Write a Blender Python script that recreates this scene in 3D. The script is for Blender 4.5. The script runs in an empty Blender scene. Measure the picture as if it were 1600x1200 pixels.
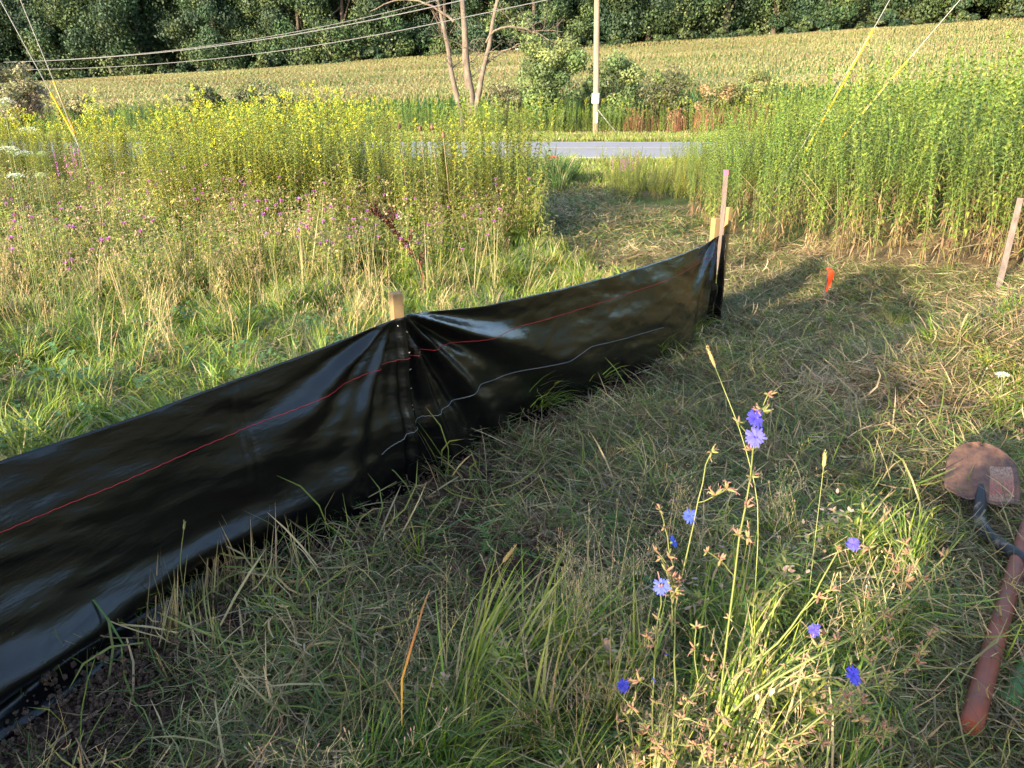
import bpy, math, random
import numpy as np
from mathutils import Vector, Matrix

random.seed(7)
rng = np.random.default_rng(7)
SC = bpy.context.scene
COL = SC.collection
R = math.radians

# ------------------------------------------------------------------ camera, sky, sun, exposure
cam = bpy.data.cameras.new('camera')
cam.sensor_fit = 'HORIZONTAL'
cam.sensor_width = 36.0
cam.lens = 27.0
cam.clip_start = 0.05
cam.clip_end = 4000
camo = bpy.data.objects.new('camera', cam)
camo.location = (0, 0, 1.5)
camo.rotation_euler = (R(90 - 21.2), 0, 0)
COL.objects.link(camo)
SC.camera = camo

SUN_EL, SUN_AZ = 15.0, 218.0            # the sun stands low behind the camera, to the left
world = bpy.data.worlds.new('World')
SC.world = world
world.use_nodes = True
wn = world.node_tree
sky = wn.nodes.new('ShaderNodeTexSky')
sky.sky_type = 'NISHITA'
sky.sun_disc = False
sky.sun_elevation = R(SUN_EL)
sky.sun_rotation = R(SUN_AZ)
sky.altitude = 100
sky.air_density = 1.0
sky.dust_density = 1.4
sky.ozone_density = 1.0
wn.links.new(sky.outputs[0], wn.nodes['Background'].inputs[0])
wn.nodes['Background'].inputs[1].default_value = 0.15

sl = bpy.data.lights.new('sun', 'SUN')
sl.energy = 3.8
sl.angle = R(0.5)
sl.color = (1.0, 0.84, 0.60)
so = bpy.data.objects.new('sun', sl)
ld = Vector((-math.sin(R(SUN_AZ)) * math.cos(R(SUN_EL)), -math.cos(R(SUN_AZ)) * math.cos(R(SUN_EL)), -math.sin(R(SUN_EL))))
so.rotation_euler = ld.to_track_quat('-Z', 'Y').to_euler()
COL.objects.link(so)

SC.view_settings.view_transform = 'Standard'
SC.view_settings.look = 'None'
SC.view_settings.exposure = 2.28
SC.view_settings.gamma = 1.0
SC.view_settings.use_curve_mapping = False
SC.cycles.max_bounces = 6
SC.cycles.diffuse_bounces = 3
SC.cycles.glossy_bounces = 3
SC.cycles.transmission_bounces = 4
SC.cycles.transparent_max_bounces = 4
SC.cycles.use_denoising = True

# ------------------------------------------------------------------ terrain
def ss(a, b, x):
    t = np.clip((np.asarray(x, float) - a) / (b - a), 0, 1)
    return t * t * (3 - 2 * t)

def vnoise(x, y, seed=0):
    x = np.asarray(x, float); y = np.asarray(y, float)
    xi, yi = np.floor(x), np.floor(y)
    fx, fy = x - xi, y - yi
    fx = fx * fx * (3 - 2 * fx); fy = fy * fy * (3 - 2 * fy)
    def h(a, b):
        v = np.sin(a * 127.1 + b * 311.7 + seed * 74.7) * 43758.5453
        return v - np.floor(v)
    return (h(xi, yi) * (1 - fx) + h(xi + 1, yi) * fx) * (1 - fy) + (h(xi, yi + 1) * (1 - fx) + h(xi + 1, yi + 1) * fx) * fy

def fbm(x, y, seed=0, o=3):
    v = 0; a = .5; s = 1
    for k in range(o):
        v = v + a * vnoise(np.asarray(x) * s, np.asarray(y) * s, seed + k); a *= .5; s *= 2.03
    return v

def g(x, y):
    x = np.asarray(x, float); y = np.asarray(y, float)
    z = -0.45 * ss(1.2, 8.5, y) - 0.15 * ss(8, 20, y)
    z = z + 0.32 * ss(2.3, 4.6, x - 0.12 * (y - 4)) * ss(1.5, 4, y) * (1 - ss(12, 19, y))
    z = z + .19 * np.exp(-((y - (3.75 + .62 * (x - 1.6))) / .30) ** 2) * ss(1.7, 2.8, x) * (1 - ss(7, 9, x))
    far = np.clip(-1.03 + 0.0314 * x, -2.2, 1.5)
    z = z + (far + 0.6) * ss(36, 47, y)
    top = np.clip(.2 + (x + 52) * .0606, -.5, 9)
    z = z + (top - far) * np.minimum(1.3, np.maximum(y - 46, 0) / 54)
    return z

# fence foot, as plan points (also tells front of the fence from back)
FB = np.array([(-2.3, -1.0), (-1.9, 0.0), (-1.245, 1.421), (-1.173, 1.604), (-1.11, 1.795), (-.982, 2.1), (-.813, 2.235),
               (-.60, 2.40), (-.507, 2.62), (-.42, 2.78), (-.275, 2.95), (0.0, 3.5), (.342, 3.80), (.715, 4.326),
               (1.042, 4.703), (1.26, 5.0), (1.60, 5.95)])
def fence_x(y):
    return np.interp(y, FB[:, 1], FB[:, 0])

# ------------------------------------------------------------------ helpers
def tag(o, label=None, cat=None, group=None, kind=None):
    if label: o['label'] = label
    if cat: o['category'] = cat
    if group: o['group'] = group
    if kind: o['kind'] = kind
    return o

class MB:
    def __init__(s): s.V = []; s.F = []; s.C = []; s.M = []; s.n = 0
    def add(s, v, f, c, m=0):
        v = np.asarray(v, float).reshape(-1, 3); f = np.asarray(f, int).reshape(-1, 4)
        c = np.asarray(c, float)
        if c.ndim == 1: c = np.tile(c, (len(v), 1))
        s.V.append(v); s.F.append(f + s.n); s.C.append(c); s.M.append(np.full(len(f), m)); s.n += len(v)
    def ribbon(s, pts, w, side, c, m=0):
        pts = np.asarray(pts, float); n = len(pts)
        w = np.broadcast_to(np.asarray(w, float), (n,))[:, None] * .5
        side = np.broadcast_to(np.asarray(side, float), (n, 3))
        v = np.empty((2 * n, 3)); v[0::2] = pts - side * w; v[1::2] = pts + side * w
        i = np.arange(n - 1) * 2
        c = np.asarray(c, float)
        if c.ndim == 2: c = np.repeat(c, 2, axis=0)
        s.add(v, np.stack([i, i + 1, i + 3, i + 2], 1), c, m)
    def tube(s, pts, r, c, n=6, m=0, cap=True):
        pts = np.asarray(pts, float); k = len(pts)
        r = np.broadcast_to(np.asarray(r, float), (k,))
        t = np.gradient(pts, axis=0); t /= np.linalg.norm(t, axis=1)[:, None] + 1e-12
        ref = np.array([0, 0, 1.0]) if abs(t[:, 2]).mean() < .9 else np.array([1.0, 0, 0])
        a = np.cross(t, ref); a /= np.linalg.norm(a, axis=1)[:, None] + 1e-12
        b = np.cross(t, a)
        ang = np.arange(n) * 2 * math.pi / n
        v = pts[:, None] + r[:, None, None] * (np.cos(ang)[None, :, None] * a[:, None] + np.sin(ang)[None, :, None] * b[:, None])
        q = []
        for i in range(k - 1):
            for j in range(n):
                j2 = (j + 1) % n
                q.append((i * n + j, i * n + j2, (i + 1) * n + j2, (i + 1) * n + j))
        c = np.asarray(c, float)
        if c.ndim == 2: c = np.repeat(c, n, axis=0)
        s.add(v.reshape(-1, 3), q, c, m)
        if cap and n % 2 == 0:       # end caps on their own vertices, so the rim stays crisp
            for e in (0, k - 1):
                s.add(v[e], [(0, j, j + 1, j + 2) for j in range(1, n - 2, 2)], c if c.ndim == 1 else c[e * n:(e + 1) * n], m)
    def box(s, c0, sx, sy, sz, c, rot=None, taper=1.0, m=0):
        v = np.array([(x * (taper if z > 0 else 1), y * (taper if z > 0 else 1), z) for z in (-1, 1) for y in (-1, 1) for x in (-1, 1)], float)
        v *= np.array([sx, sy, sz]) * .5
        if rot is not None: v = v @ np.array(rot.to_3x3()).T
        v += np.array(c0)
        s.add(v, [(0, 2, 3, 1), (4, 5, 7, 6), (0, 1, 5, 4), (2, 6, 7, 3), (0, 4, 6, 2), (1, 3, 7, 5)], c, m)
    def mesh(s, name, mats, smooth=True):
        V = np.concatenate(s.V); F = np.concatenate(s.F); C = np.concatenate(s.C); M = np.concatenate(s.M)
        me = bpy.data.meshes.new(name)
        me.vertices.add(len(V)); me.vertices.foreach_set('co', V.ravel())
        me.loops.add(F.size); me.loops.foreach_set('vertex_index', F.ravel())
        me.polygons.add(len(F)); me.polygons.foreach_set('loop_start', np.arange(len(F)) * 4)
        me.polygons.foreach_set('loop_total', np.full(len(F), 4))
        me.polygons.foreach_set('material_index', M.astype(int))
        me.polygons.foreach_set('use_smooth', np.full(len(F), bool(smooth)))
        at = me.attributes.new('Col', 'FLOAT_COLOR', 'POINT')
        at.data.foreach_set('color', np.concatenate([C, np.ones((len(C), 1))], 1).ravel())
        for m in (mats if isinstance(mats, (list, tuple)) else [mats]): me.materials.append(m)
        me.update(calc_edges=True)
        return me
    def build(s, name, mats, parent=None, smooth=True):
        return link(name, s.mesh(name, mats, smooth), parent)

def link(name, me, parent=None):
    o = bpy.data.objects.new(name, me); COL.objects.link(o)
    if parent is not None: o.parent = parent
    return o

def empty(name, loc=(0, 0, 0)):
    o = bpy.data.objects.new(name, None); o.location = loc; o.empty_display_size = .1
    COL.objects.link(o); return o

def unit(v):
    v = np.asarray(v, float); return v / (np.linalg.norm(v) + 1e-12)

# ------------------------------------------------------------------ materials
def newmat(name):
    m = bpy.data.materials.new(name); m.use_nodes = True
    nt = m.node_tree; nt.nodes.clear()
    out = nt.nodes.new('ShaderNodeOutputMaterial')
    return m, nt, out

def veg_mat(name, trans=.3, rough=.55, var=.35, nscale=1.5, gloss=.25):
    m, nt, out = newmat(name)
    N = nt.nodes.new; L = nt.links.new
    at = N('ShaderNodeAttribute'); at.attribute_name = 'Col'
    geo = N('ShaderNodeNewGeometry')
    n1 = N('ShaderNodeTexNoise'); n1.inputs['Scale'].default_value = nscale; n1.inputs['Detail'].default_value = 3
    L(geo.outputs['Position'], n1.inputs['Vector'])
    hsv = N('ShaderNodeHueSaturation')
    mr = N('ShaderNodeMapRange'); mr.inputs[1].default_value = .3; mr.inputs[2].default_value = .7
    mr.inputs[3].default_value = 1 - var; mr.inputs[4].default_value = 1 + var
    L(n1.outputs['Fac'], mr.inputs[0]); L(mr.outputs[0], hsv.inputs['Value'])
    mr2 = N('ShaderNodeMapRange'); mr2.inputs[1].default_value = .3; mr2.inputs[2].default_value = .7
    mr2.inputs[3].default_value = .52; mr2.inputs[4].default_value = .485
    n2 = N('ShaderNodeTexNoise'); n2.inputs['Scale'].default_value = nscale * 2.3; n2.inputs['Detail'].default_value = 2
    L(geo.outputs['Position'], n2.inputs['Vector']); L(n2.outputs['Fac'], mr2.inputs[0]); L(mr2.outputs[0], hsv.inputs['Hue'])
    L(at.outputs['Color'], hsv.inputs['Color'])
    p = N('ShaderNodeBsdfPrincipled'); p.inputs['Roughness'].default_value = rough
    p.inputs['Specular IOR Level'].default_value = gloss
    L(hsv.outputs[0], p.inputs['Base Color'])
    tr = N('ShaderNodeBsdfTranslucent')
    hs2 = N('ShaderNodeHueSaturation'); hs2.inputs['Saturation'].default_value = 1.15; hs2.inputs['Value'].default_value = 1.2
    L(hsv.outputs[0], hs2.inputs['Color']); L(hs2.outputs[0], tr.inputs['Color'])
    mx = N('ShaderNodeMixShader'); mx.inputs[0].default_value = trans
    L(p.outputs[0], mx.inputs[1]); L(tr.outputs[0], mx.inputs[2]); L(mx.outputs[0], out.inputs[0])
    return m

VEG = veg_mat('plant_green')
VEG_FAR = veg_mat('tree_leaf', trans=.2, nscale=.12, var=.3)
CORN = veg_mat('corn_leaf', trans=.25, nscale=.07, var=.16)
FLOW = veg_mat('petal', trans=.35, var=.12, rough=.6)

def simple(name, col, rough=.6, spec=.4, metal=0, nscale=0, ncol=None, bump=0, stretch=(1, 1, 1), use_attr=False, lo=.35, hi=.7, bdist=.004):
    m, nt, out = newmat(name); N = nt.nodes.new; L = nt.links.new
    p = N('ShaderNodeBsdfPrincipled'); p.inputs['Roughness'].default_value = rough
    p.inputs['Specular IOR Level'].default_value = spec; p.inputs['Metallic'].default_value = metal
    L(p.outputs[0], out.inputs[0])
    if use_attr:
        at = N('ShaderNodeAttribute'); at.attribute_name = 'Col'; base = at.outputs['Color']
    else:
        rgb = N('ShaderNodeRGB'); rgb.outputs[0].default_value = (*col, 1); base = rgb.outputs[0]
    if nscale:
        tc = N('ShaderNodeTexCoord'); mp = N('ShaderNodeMapping'); mp.inputs['Scale'].default_value = stretch
        L(tc.outputs['Object'], mp.inputs[0])
        n = N('ShaderNodeTexNoise'); n.inputs['Scale'].default_value = nscale; n.inputs['Detail'].default_value = 6
        n.inputs['Roughness'].default_value = .65
        L(mp.outputs[0], n.inputs['Vector'])
        mr = N('ShaderNodeMapRange'); mr.inputs[1].default_value = lo; mr.inputs[2].default_value = hi
        L(n.outputs['Fac'], mr.inputs[0])
        mx = N('ShaderNodeMix'); mx.data_type = 'RGBA'; L(mr.outputs[0], mx.inputs[0]); L(base, mx.inputs[6])
        mx.inputs[7].default_value = (*(ncol or [c * .5 for c in col]), 1)
        base = mx.outputs[2]
        if bump:
            b = N('ShaderNodeBump'); b.inputs['Strength'].default_value = bump; b.inputs['Distance'].default_value = bdist
            L(n.outputs['Fac'], b.inputs['Height']); L(b.outputs[0], p.inputs['Normal'])
    L(base, p.inputs['Base Color'])
    return m

BARK = simple('bark', (.10, .08, .065), .9, .1, nscale=9, ncol=(.045, .035, .03), bump=.8, stretch=(1, 1, .2), bdist=.03)
PALEBARK = simple('pale_dead_bark', (.165, .14, .115), .9, .1, nscale=5, ncol=(.075, .055, .045), bump=.7, stretch=(1, 1, .3), bdist=.03)
POLE = simple('weathered_pole', (.27, .21, .16), .9, .1, nscale=6, ncol=(.15, .11, .08), bump=.5, stretch=(1, 1, .08), bdist=.01)
DPOLE = simple('dark_pole', (.13, .08, .07), .9, .1, nscale=6, ncol=(.06, .04, .035), bump=.5, stretch=(1, 1, .08), bdist=.01)
WOOD = simple('fresh_stake_wood', (.27, .18, .085), .75, .2, nscale=30, ncol=(.19, .12, .055), bump=.4, stretch=(1, 1, .06), bdist=.002)
OLDWOOD = simple('grey_lath_wood', (.155, .122, .105), .8, .2, nscale=28, ncol=(.085, .064, .055), bump=.4, stretch=(1, 1, .05), bdist=.002)
PINK = simple('pink_spray_paint', (.34, .07, .15), .6, .3, nscale=25, ncol=(.26, .06, .11))
CABLE = simple('grey_cable', (.11, .11, .115), .5, .4)
STEELCABLE = simple('galvanised_cable', (.22, .215, .21), .4, .5)
YELLOW = simple('yellow_guard_plastic', (.60, .38, .015), .5, .3, nscale=8, ncol=(.48, .30, .02))
RIBBON = simple('orange_ribbon', (.95, .09, .02), .5, .4)
REDTHREAD = simple('red_thread', (.42, .035, .04), .7, .2)
WHITETHREAD = simple('pale_thread', (.36, .37, .38), .7, .2)
STAPLE = simple('steel_staple', (.7, .7, .7), .3, .5, metal=.6)
WHITEPLATE = simple('white_plate', (.40, .39, .37), .6, .3)

# ------------------------------------------------------------------ ground sheet
def ground_material():
    m, nt, out = newmat('soil_and_thatch'); N = nt.nodes.new; L = nt.links.new
    p = N('ShaderNodeBsdfPrincipled'); p.inputs['Roughness'].default_value = .95; p.inputs['Specular IOR Level'].default_value = .1
    L(p.outputs[0], out.inputs[0])
    geo = N('ShaderNodeNewGeometry')
    at = N('ShaderNodeAttribute'); at.attribute_name = 'Col'
    n = N('ShaderNodeTexNoise'); n.inputs['Scale'].default_value = 14; n.inputs['Detail'].default_value = 8; n.inputs['Roughness'].default_value = .7
    L(geo.outputs['Position'], n.inputs['Vector'])
    mr = N('ShaderNodeMapRange'); mr.inputs[1].default_value = .3; mr.inputs[2].default_value = .72; mr.inputs[3].default_value = .55; mr.inputs[4].default_value = 1.35
    L(n.outputs['Fac'], mr.inputs[0])
    mul = N('ShaderNodeVectorMath'); mul.operation = 'SCALE'; L(at.outputs['Color'], mul.inputs[0]); L(mr.outputs[0], mul.inputs['Scale'])
    L(mul.outputs[0], p.inputs['Base Color'])
    n2 = N('ShaderNodeTexNoise'); n2.inputs['Scale'].default_value = 45; n2.inputs['Detail'].default_value = 8; n2.inputs['Roughness'].default_value = .75
    L(geo.outputs['Position'], n2.inputs['Vector'])
    b = N('ShaderNodeBump'); b.inputs['Strength'].default_value = 1; b.inputs['Distance'].default_value = .02
    L(n2.outputs['Fac'], b.inputs['Height']); L(b.outputs[0], p.inputs['Normal'])
    return m

def make_ground():
    # fine grid near, stretching to the horizon
    def axis(lo, hi, fine, lo_end, hi_end, n):
        a = np.arange(lo, hi + 1e-6, fine)
        up = hi + (hi_end - hi) * (np.linspace(0, 1, n)[1:] ** 2.6)
        dn = lo - (lo - lo_end) * (np.linspace(0, 1, n)[1:] ** 2.6)
        return np.concatenate([dn[::-1], a, up])
    xs = axis(-4, 5, .035, -1500, 1500, 110)
    ys = axis(.6, 8, .035, -1500, 2200, 120)
    X, Y = np.meshgrid(xs, ys)
    Z = g(X, Y)
    near = (1 - ss(6, 14, Y)) * ss(-6, -3, X) * (1 - ss(5, 8, X))
    front = (X > fence_x(Y) - .1) & (Y < 6.2)
    lump = (fbm(X * 3.1, Y * 3.1, 3, 4) - .47) * .10 + (fbm(X * 13, Y * 13, 5, 3) - .43) * np.where(front, .055, .03)
    Z = Z + lump * near * (1 - np.exp(-((X - fence_x(Y)) / .12) ** 2) * .5 * (Y < 6))
    Z = Z - .05 * ((Y > 20.5) & (Y < 24.2))
    # road bed sits under the road sheet
    Z = np.where((Y > 23.9) & (Y < 32.7), Z - .05, Z)
    V = np.stack([X, Y, Z], -1).reshape(-1, 3)
    ny, nx = X.shape
    i = (np.arange(ny - 1)[:, None] * nx + np.arange(nx - 1)[None, :]).ravel()
    F = np.stack([i, i + 1, i + nx + 1, i + nx], 1)
    soil = np.array((.105, .066, .048)); thatch = np.array((.15, .12, .06)); green = np.array((.07, .10, .03)); earth = np.array((.10, .075, .04))
    t = fbm(V[:, 0] * 1.7, V[:, 1] * 1.7, 9, 3)[:, None]
    c = np.where(t > .5, thatch, green)
    fr = ((V[:, 0] > fence_x(V[:, 1]) - .1) & (V[:, 1] < 7))[:, None]
    c = np.where(fr, soil, c)
    c = np.where(((V[:, 0] > 1.9) & (V[:, 1] < 9) & (V[:, 1] > -12) & (V[:, 0] < 9))[:, None], np.array((.17, .125, .07)), c)
    c = np.where((V[:, 1] > 44)[:, None], earth, c)
    b = MB(); b.add(V, F, c)
    o = b.build('ground', ground_material()); tag(o, kind='structure')
make_ground()

def make_road():
    asphalt = simple('asphalt', (.23, .225, .245), .8, .3, nscale=3, ncol=(.19, .185, .20), bump=.3, lo=.3, hi=.8)
    paint_w = simple('white_road_paint', (.72, .72, .70), .6, .3, nscale=6, ncol=(.5, .5, .5))
    paint_y = simple('yellow_road_paint', (.62, .48, .22), .6, .3, nscale=6, ncol=(.5, .42, .26))
    gravel = simple('shoulder_gravel', (.26, .23, .19), .9, .1, nscale=8, ncol=(.16, .14, .11))
    def strip(name, y0, y1, z, mat, crown=0):
        xs = np.linspace(-260, 260, 131); ys = np.linspace(y0, y1, 9)
        X, Y = np.meshgrid(xs, ys)
        Z = np.full_like(X, z) + crown * (1 - ((Y - 28.3) / 4.2) ** 2)
        V = np.stack([X, Y, Z], -1).reshape(-1, 3); nx = len(xs)
        i = (np.arange(8)[:, None] * nx + np.arange(nx - 1)[None, :]).ravel()
        b = MB(); b.add(V, np.stack([i, i + 1, i + nx + 1, i + nx], 1), (.3, .3, .3))
        o = b.build(name, mat); tag(o, kind='structure'); return o
    strip('road_shoulder', 23.6, 33.0, -.612, gravel)
    strip('road', 24.2, 32.4, -.595, asphalt, .06)
    strip('road_marking', 24.75, 24.90, -.590, paint_w, .06)
    strip('road_marking', 31.7, 31.85, -.590, paint_w, .06)
    strip('road_marking', 28.1, 28.2, -.590, paint_y, .06)
    strip('road_marking', 28.4, 28.5, -.590, paint_y, .06)
make_road()

# ------------------------------------------------------------------ plant shapes
GRASSC = [(.10, .17, .022), (.145, .215, .028), (.19, .25, .03), (.065, .125, .028), (.25, .28, .04)]
STRAW = [(.36, .28, .16), (.29, .22, .13), (.44, .36, .21), (.18, .13, .09), (.26, .22, .12)]
STRAWD = [(.30, .22, .11), (.20, .14, .075), (.38, .30, .17), (.10, .07, .045), (.21, .17, .08), (.14, .10, .055)]
GRASSD = [(.10, .15, .035), (.14, .18, .045), (.07, .11, .03), (.18, .20, .055), (.05, .085, .025)]
def pick(l, j=.12):
    c = np.array(l[rng.integers(len(l))]); return c * (1 + rng.uniform(-j, j, 3) * .6) * (1 + rng.uniform(-j, j))

def blade(b, base, az, length, w, lift, droop, c, tipc=None, seg=5, twist=0.0):
    """one arching grass blade: starts at angle `lift` from vertical and bends over by `droop`"""
    t = np.linspace(0, 1, seg + 1)
    th = lift + droop * t ** 1.4
    d = np.stack([np.sin(th) * math.cos(az), np.sin(th) * math.sin(az), np.cos(th)], 1)
    p = np.vstack([[0, 0, 0], np.cumsum(d[:-1] * (length / seg), 0)]) + np.array(base)
    sd = np.array([-math.sin(az + twist), math.cos(az + twist), .25 * math.sin(twist * 3 + az)])
    wd = w * np.clip(np.minimum(.55 + t * 2.2, (1 - t) * 1.9 + .04), 0, 1)
    cc = np.array(c)[None] * np.ones((seg + 1, 1))
    if tipc is not None:
        k = (t ** 2)[:, None]; cc = cc * (1 - k) + np.array(tipc)[None] * k
    b.ribbon(p, wd, unit(sd), cc)
    return p

def lance(b, base, d, up, length, w, c, droop=.6, seg=3):
    """a lance-shaped leaf leaving in direction d, arching down"""
    d = unit(d); sd = unit(np.cross(d, up))
    t = np.linspace(0, 1, seg + 1)
    p = np.array(base) + d * (length * t)[:, None] - np.array([0, 0, 1.0]) * (droop * length * t ** 2)[:, None]
    wd = w * np.array([.25, 1, .75, .04]) if seg == 3 else w * np.sin(np.clip(t * .92 + .08, 0, 1) * math.pi)
    b.ribbon(p, wd, sd, c)

TEMPL = {}
def template_collection(name, meshes):
    c = bpy.data.collections.new(name)
    for i, me in enumerate(meshes):
        o = bpy.data.objects.new('%s_%02d' % (name, i), me); c.objects.link(o)
    TEMPL[name] = (c, len(meshes)); return c

_gn = {}
def scatter_group(coll):
    if coll.name in _gn: return _gn[coll.name]
    ng = bpy.data.node_groups.new('scatter_' + coll.name, 'GeometryNodeTree')
    ng.interface.new_socket('Geometry', in_out='INPUT', socket_type='NodeSocketGeometry')
    ng.interface.new_socket('Geometry', in_out='OUTPUT', socket_type='NodeSocketGeometry')
    N = ng.nodes.new; L = ng.links.new
    gi = N('NodeGroupInput'); go = N('NodeGroupOutput')
    ci = N('GeometryNodeCollectionInfo'); ci.inputs['Collection'].default_value = coll
    ci.inputs['Separate Children'].default_value = True; ci.inputs['Reset Children'].default_value = True
    ip = N('GeometryNodeInstanceOnPoints'); ip.inputs['Pick Instance'].default_value = True
    def na(nm, t):
        a = N('GeometryNodeInputNamedAttribute'); a.data_type = t; a.inputs['Name'].default_value = nm; return a.outputs['Attribute']
    L(gi.outputs[0], ip.inputs['Points']); L(ci.outputs[0], ip.inputs['Instance'])
    L(na('idx', 'INT'), ip.inputs['Instance Index'])
    e2r = N('FunctionNodeEulerToRotation'); L(na('rot', 'FLOAT_VECTOR'), e2r.inputs[0]); L(e2r.outputs[0], ip.inputs['Rotation'])
    L(na('scl', 'FLOAT_VECTOR'), ip.inputs['Scale'])
    L(ip.outputs[0], go.inputs[0])
    _gn[coll.name] = ng; return ng

def scatter(name, tname, P, scl, label, cat, tilt=.12, rot=None, idx=None, parent=None):
    coll, n = TEMPL[tname]; k = len(P)
    me = bpy.data.meshes.new(name)
    me.vertices.add(k); me.vertices.foreach_set('co', np.asarray(P, float).ravel())
    if rot is None:
        rot = np.stack([rng.normal(0, tilt, k), rng.normal(0, tilt, k), rng.uniform(0, 2 * math.pi, k)], 1)
    if idx is None: idx = rng.integers(0, n, k)
    scl = np.asarray(scl, float)
    if scl.ndim == 1: scl = np.repeat(scl[:, None], 3, 1)
    a = me.attributes.new('rot', 'FLOAT_VECTOR', 'POINT'); a.data.foreach_set('vector', rot.ravel())
    a = me.attributes.new('scl', 'FLOAT_VECTOR', 'POINT'); a.data.foreach_set('vector', scl.ravel())
    a = me.attributes.new('idx', 'INT', 'POINT'); a.data.foreach_set('value', idx.astype(np.int32))
    o = link(name, me, parent)
    md = o.modifiers.new('scatter', 'NODES'); md.node_group = scatter_group(coll)
    tag(o, label, cat if parent is None else None, kind='stuff')
    return o

# tufts of long lush grass
def tuft_lush(nb, h, spread, w, straw=.12, cols=GRASSC, droop=(.9, 2.6), lean=None):
    b = MB()
    for k in range(nb):
        r = spread * math.sqrt(rng.random()); a = rng.uniform(0, 6.283)
        az = a + rng.normal(0, .9) if lean is None else lean + rng.normal(0, .5)
        dry = rng.random() < straw
        c = pick(STRAW if dry else cols)
        blade(b, (r * math.cos(a), r * math.sin(a), -.01), az, h * rng.uniform(.5, 1.15), w * rng.uniform(.6, 1.3), rng.uniform(.02, .45), rng.uniform(*droop), c,
              tipc=c * 1.15 if rng.random() < .8 else pick(STRAW), twist=rng.normal(0, .5))
    return b.mesh('tuft', VEG)
template_collection('lush_near', [tuft_lush(46, .36, .07, .0078, .08) for _ in range(3)] + [tuft_lush(46, .44, .07, .0072, .06, lean=.4) for _ in range(3)] +
                    [tuft_lush(30, .24, .08, .005, .25) for _ in range(2)])
template_collection('lush_mid', [tuft_lush(54, .34, .11, .0125, .12) for _ in range(3)] + [tuft_lush(54, .38, .10, .012, .08, lean=1.) for _ in range(2)])
template_collection('lawn_far', [tuft_lush(60, .16, .35, .018, .25, droop=(.3, 1.2)) for _ in range(3)])
template_collection('reed_far', [tuft_lush(90, .95, .25, .022, .06, cols=[(.06, .12, .035), (.09, .16, .045), (.12, .19, .05)], droop=(.5, 1.6)) for _ in range(3)])

# mats of cut grass lying about
CUTC = STRAW + [(.13, .16, .06), (.10, .14, .055), (.16, .19, .07), (.09, .12, .05), (.12, .15, .07)]
def mat_cut(nb, R0, w, lo=.05, hi=.26, greens=.36, pal=None):
    b = MB()
    main = rng.uniform(0, 3.14)
    for k in range(nb):
        r = R0 * math.sqrt(rng.random()); a = rng.uniform(0, 6.283)
        x, y = r * math.cos(a), r * math.sin(a)
        L0 = rng.uniform(lo, hi); az = main + rng.normal(0, .9) + (math.pi if rng.random() < .5 else 0)
        c = pick(GRASSD if rng.random() < greens else (STRAWD if rng.random() < .8 else STRAW)) if pal is None else pick(pal)
        t = np.linspace(0, 1, 4)
        cv = rng.normal(0, .95)
        z0 = rng.uniform(0, .05); pitch = rng.normal(.08, .28)
        ang = az + cv * t
        d = np.stack([np.cos(ang), np.sin(ang), np.full(4, pitch) - .25 * t * rng.random()], 1)
        p = np.vstack([[0, 0, 0], np.cumsum(d[:-1] * (L0 / 3), 0)]) + np.array((x, y, z0 + .006))
        sd = np.stack([-np.sin(ang), np.cos(ang), np.full(4, rng.normal(0, .5))], 1)
        b.ribbon(p, w * rng.uniform(.5, 1.3) * np.array([.7, 1, .9, .15]), sd / np.linalg.norm(sd, axis=1)[:, None], c)
    return b.mesh('mat', VEG)
template_collection('cut_near', [mat_cut(90, .15, .0034, .025, .17) for _ in range(6)] + [mat_cut(60, .15, .0045, .05, .24, .6) for _ in range(2)])
template_collection('cut_mid', [mat_cut(130, .24, .0055, .04, .17, .42) for _ in range(4)])
template_collection('straw', [mat_cut(100, .22, .006, .05, .2, 0, STRAW + [(.46, .33, .18), (.38, .25, .13), (.25, .24, .09)]) for _ in range(4)])
template_collection('cut_far', [mat_cut(150, .5, .011, .06, .2, .55) for _ in range(3)])

# short upright sprigs growing through the cut grass
template_collection('sprig_near', [tuft_lush(12, .13, .035, .0042, .2, droop=(.3, 1.2)) for _ in range(4)] + [tuft_lush(16, .2, .03, .0045, .15, droop=(.3, 1.4)) for _ in range(3)])
def stubble(nb, h):
    b = MB()
    for k in range(nb):
        a = rng.uniform(0, 6.28); r = .05 * rng.random()
        c = pick([(.32, .28, .12), (.24, .24, .09), (.38, .27, .14), (.17, .2, .07)])
        az = rng.uniform(0, 6.28)
        blade(b, (r * math.cos(a), r * math.sin(a), -.01), az, h * rng.uniform(.4, 1.1), .0035, rng.uniform(0, .25), rng.uniform(-.1, .25), c, seg=3)
    return b.mesh('stubble', VEG)
template_collection('stubble', [stubble(12, .2) for _ in range(4)])

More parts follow.
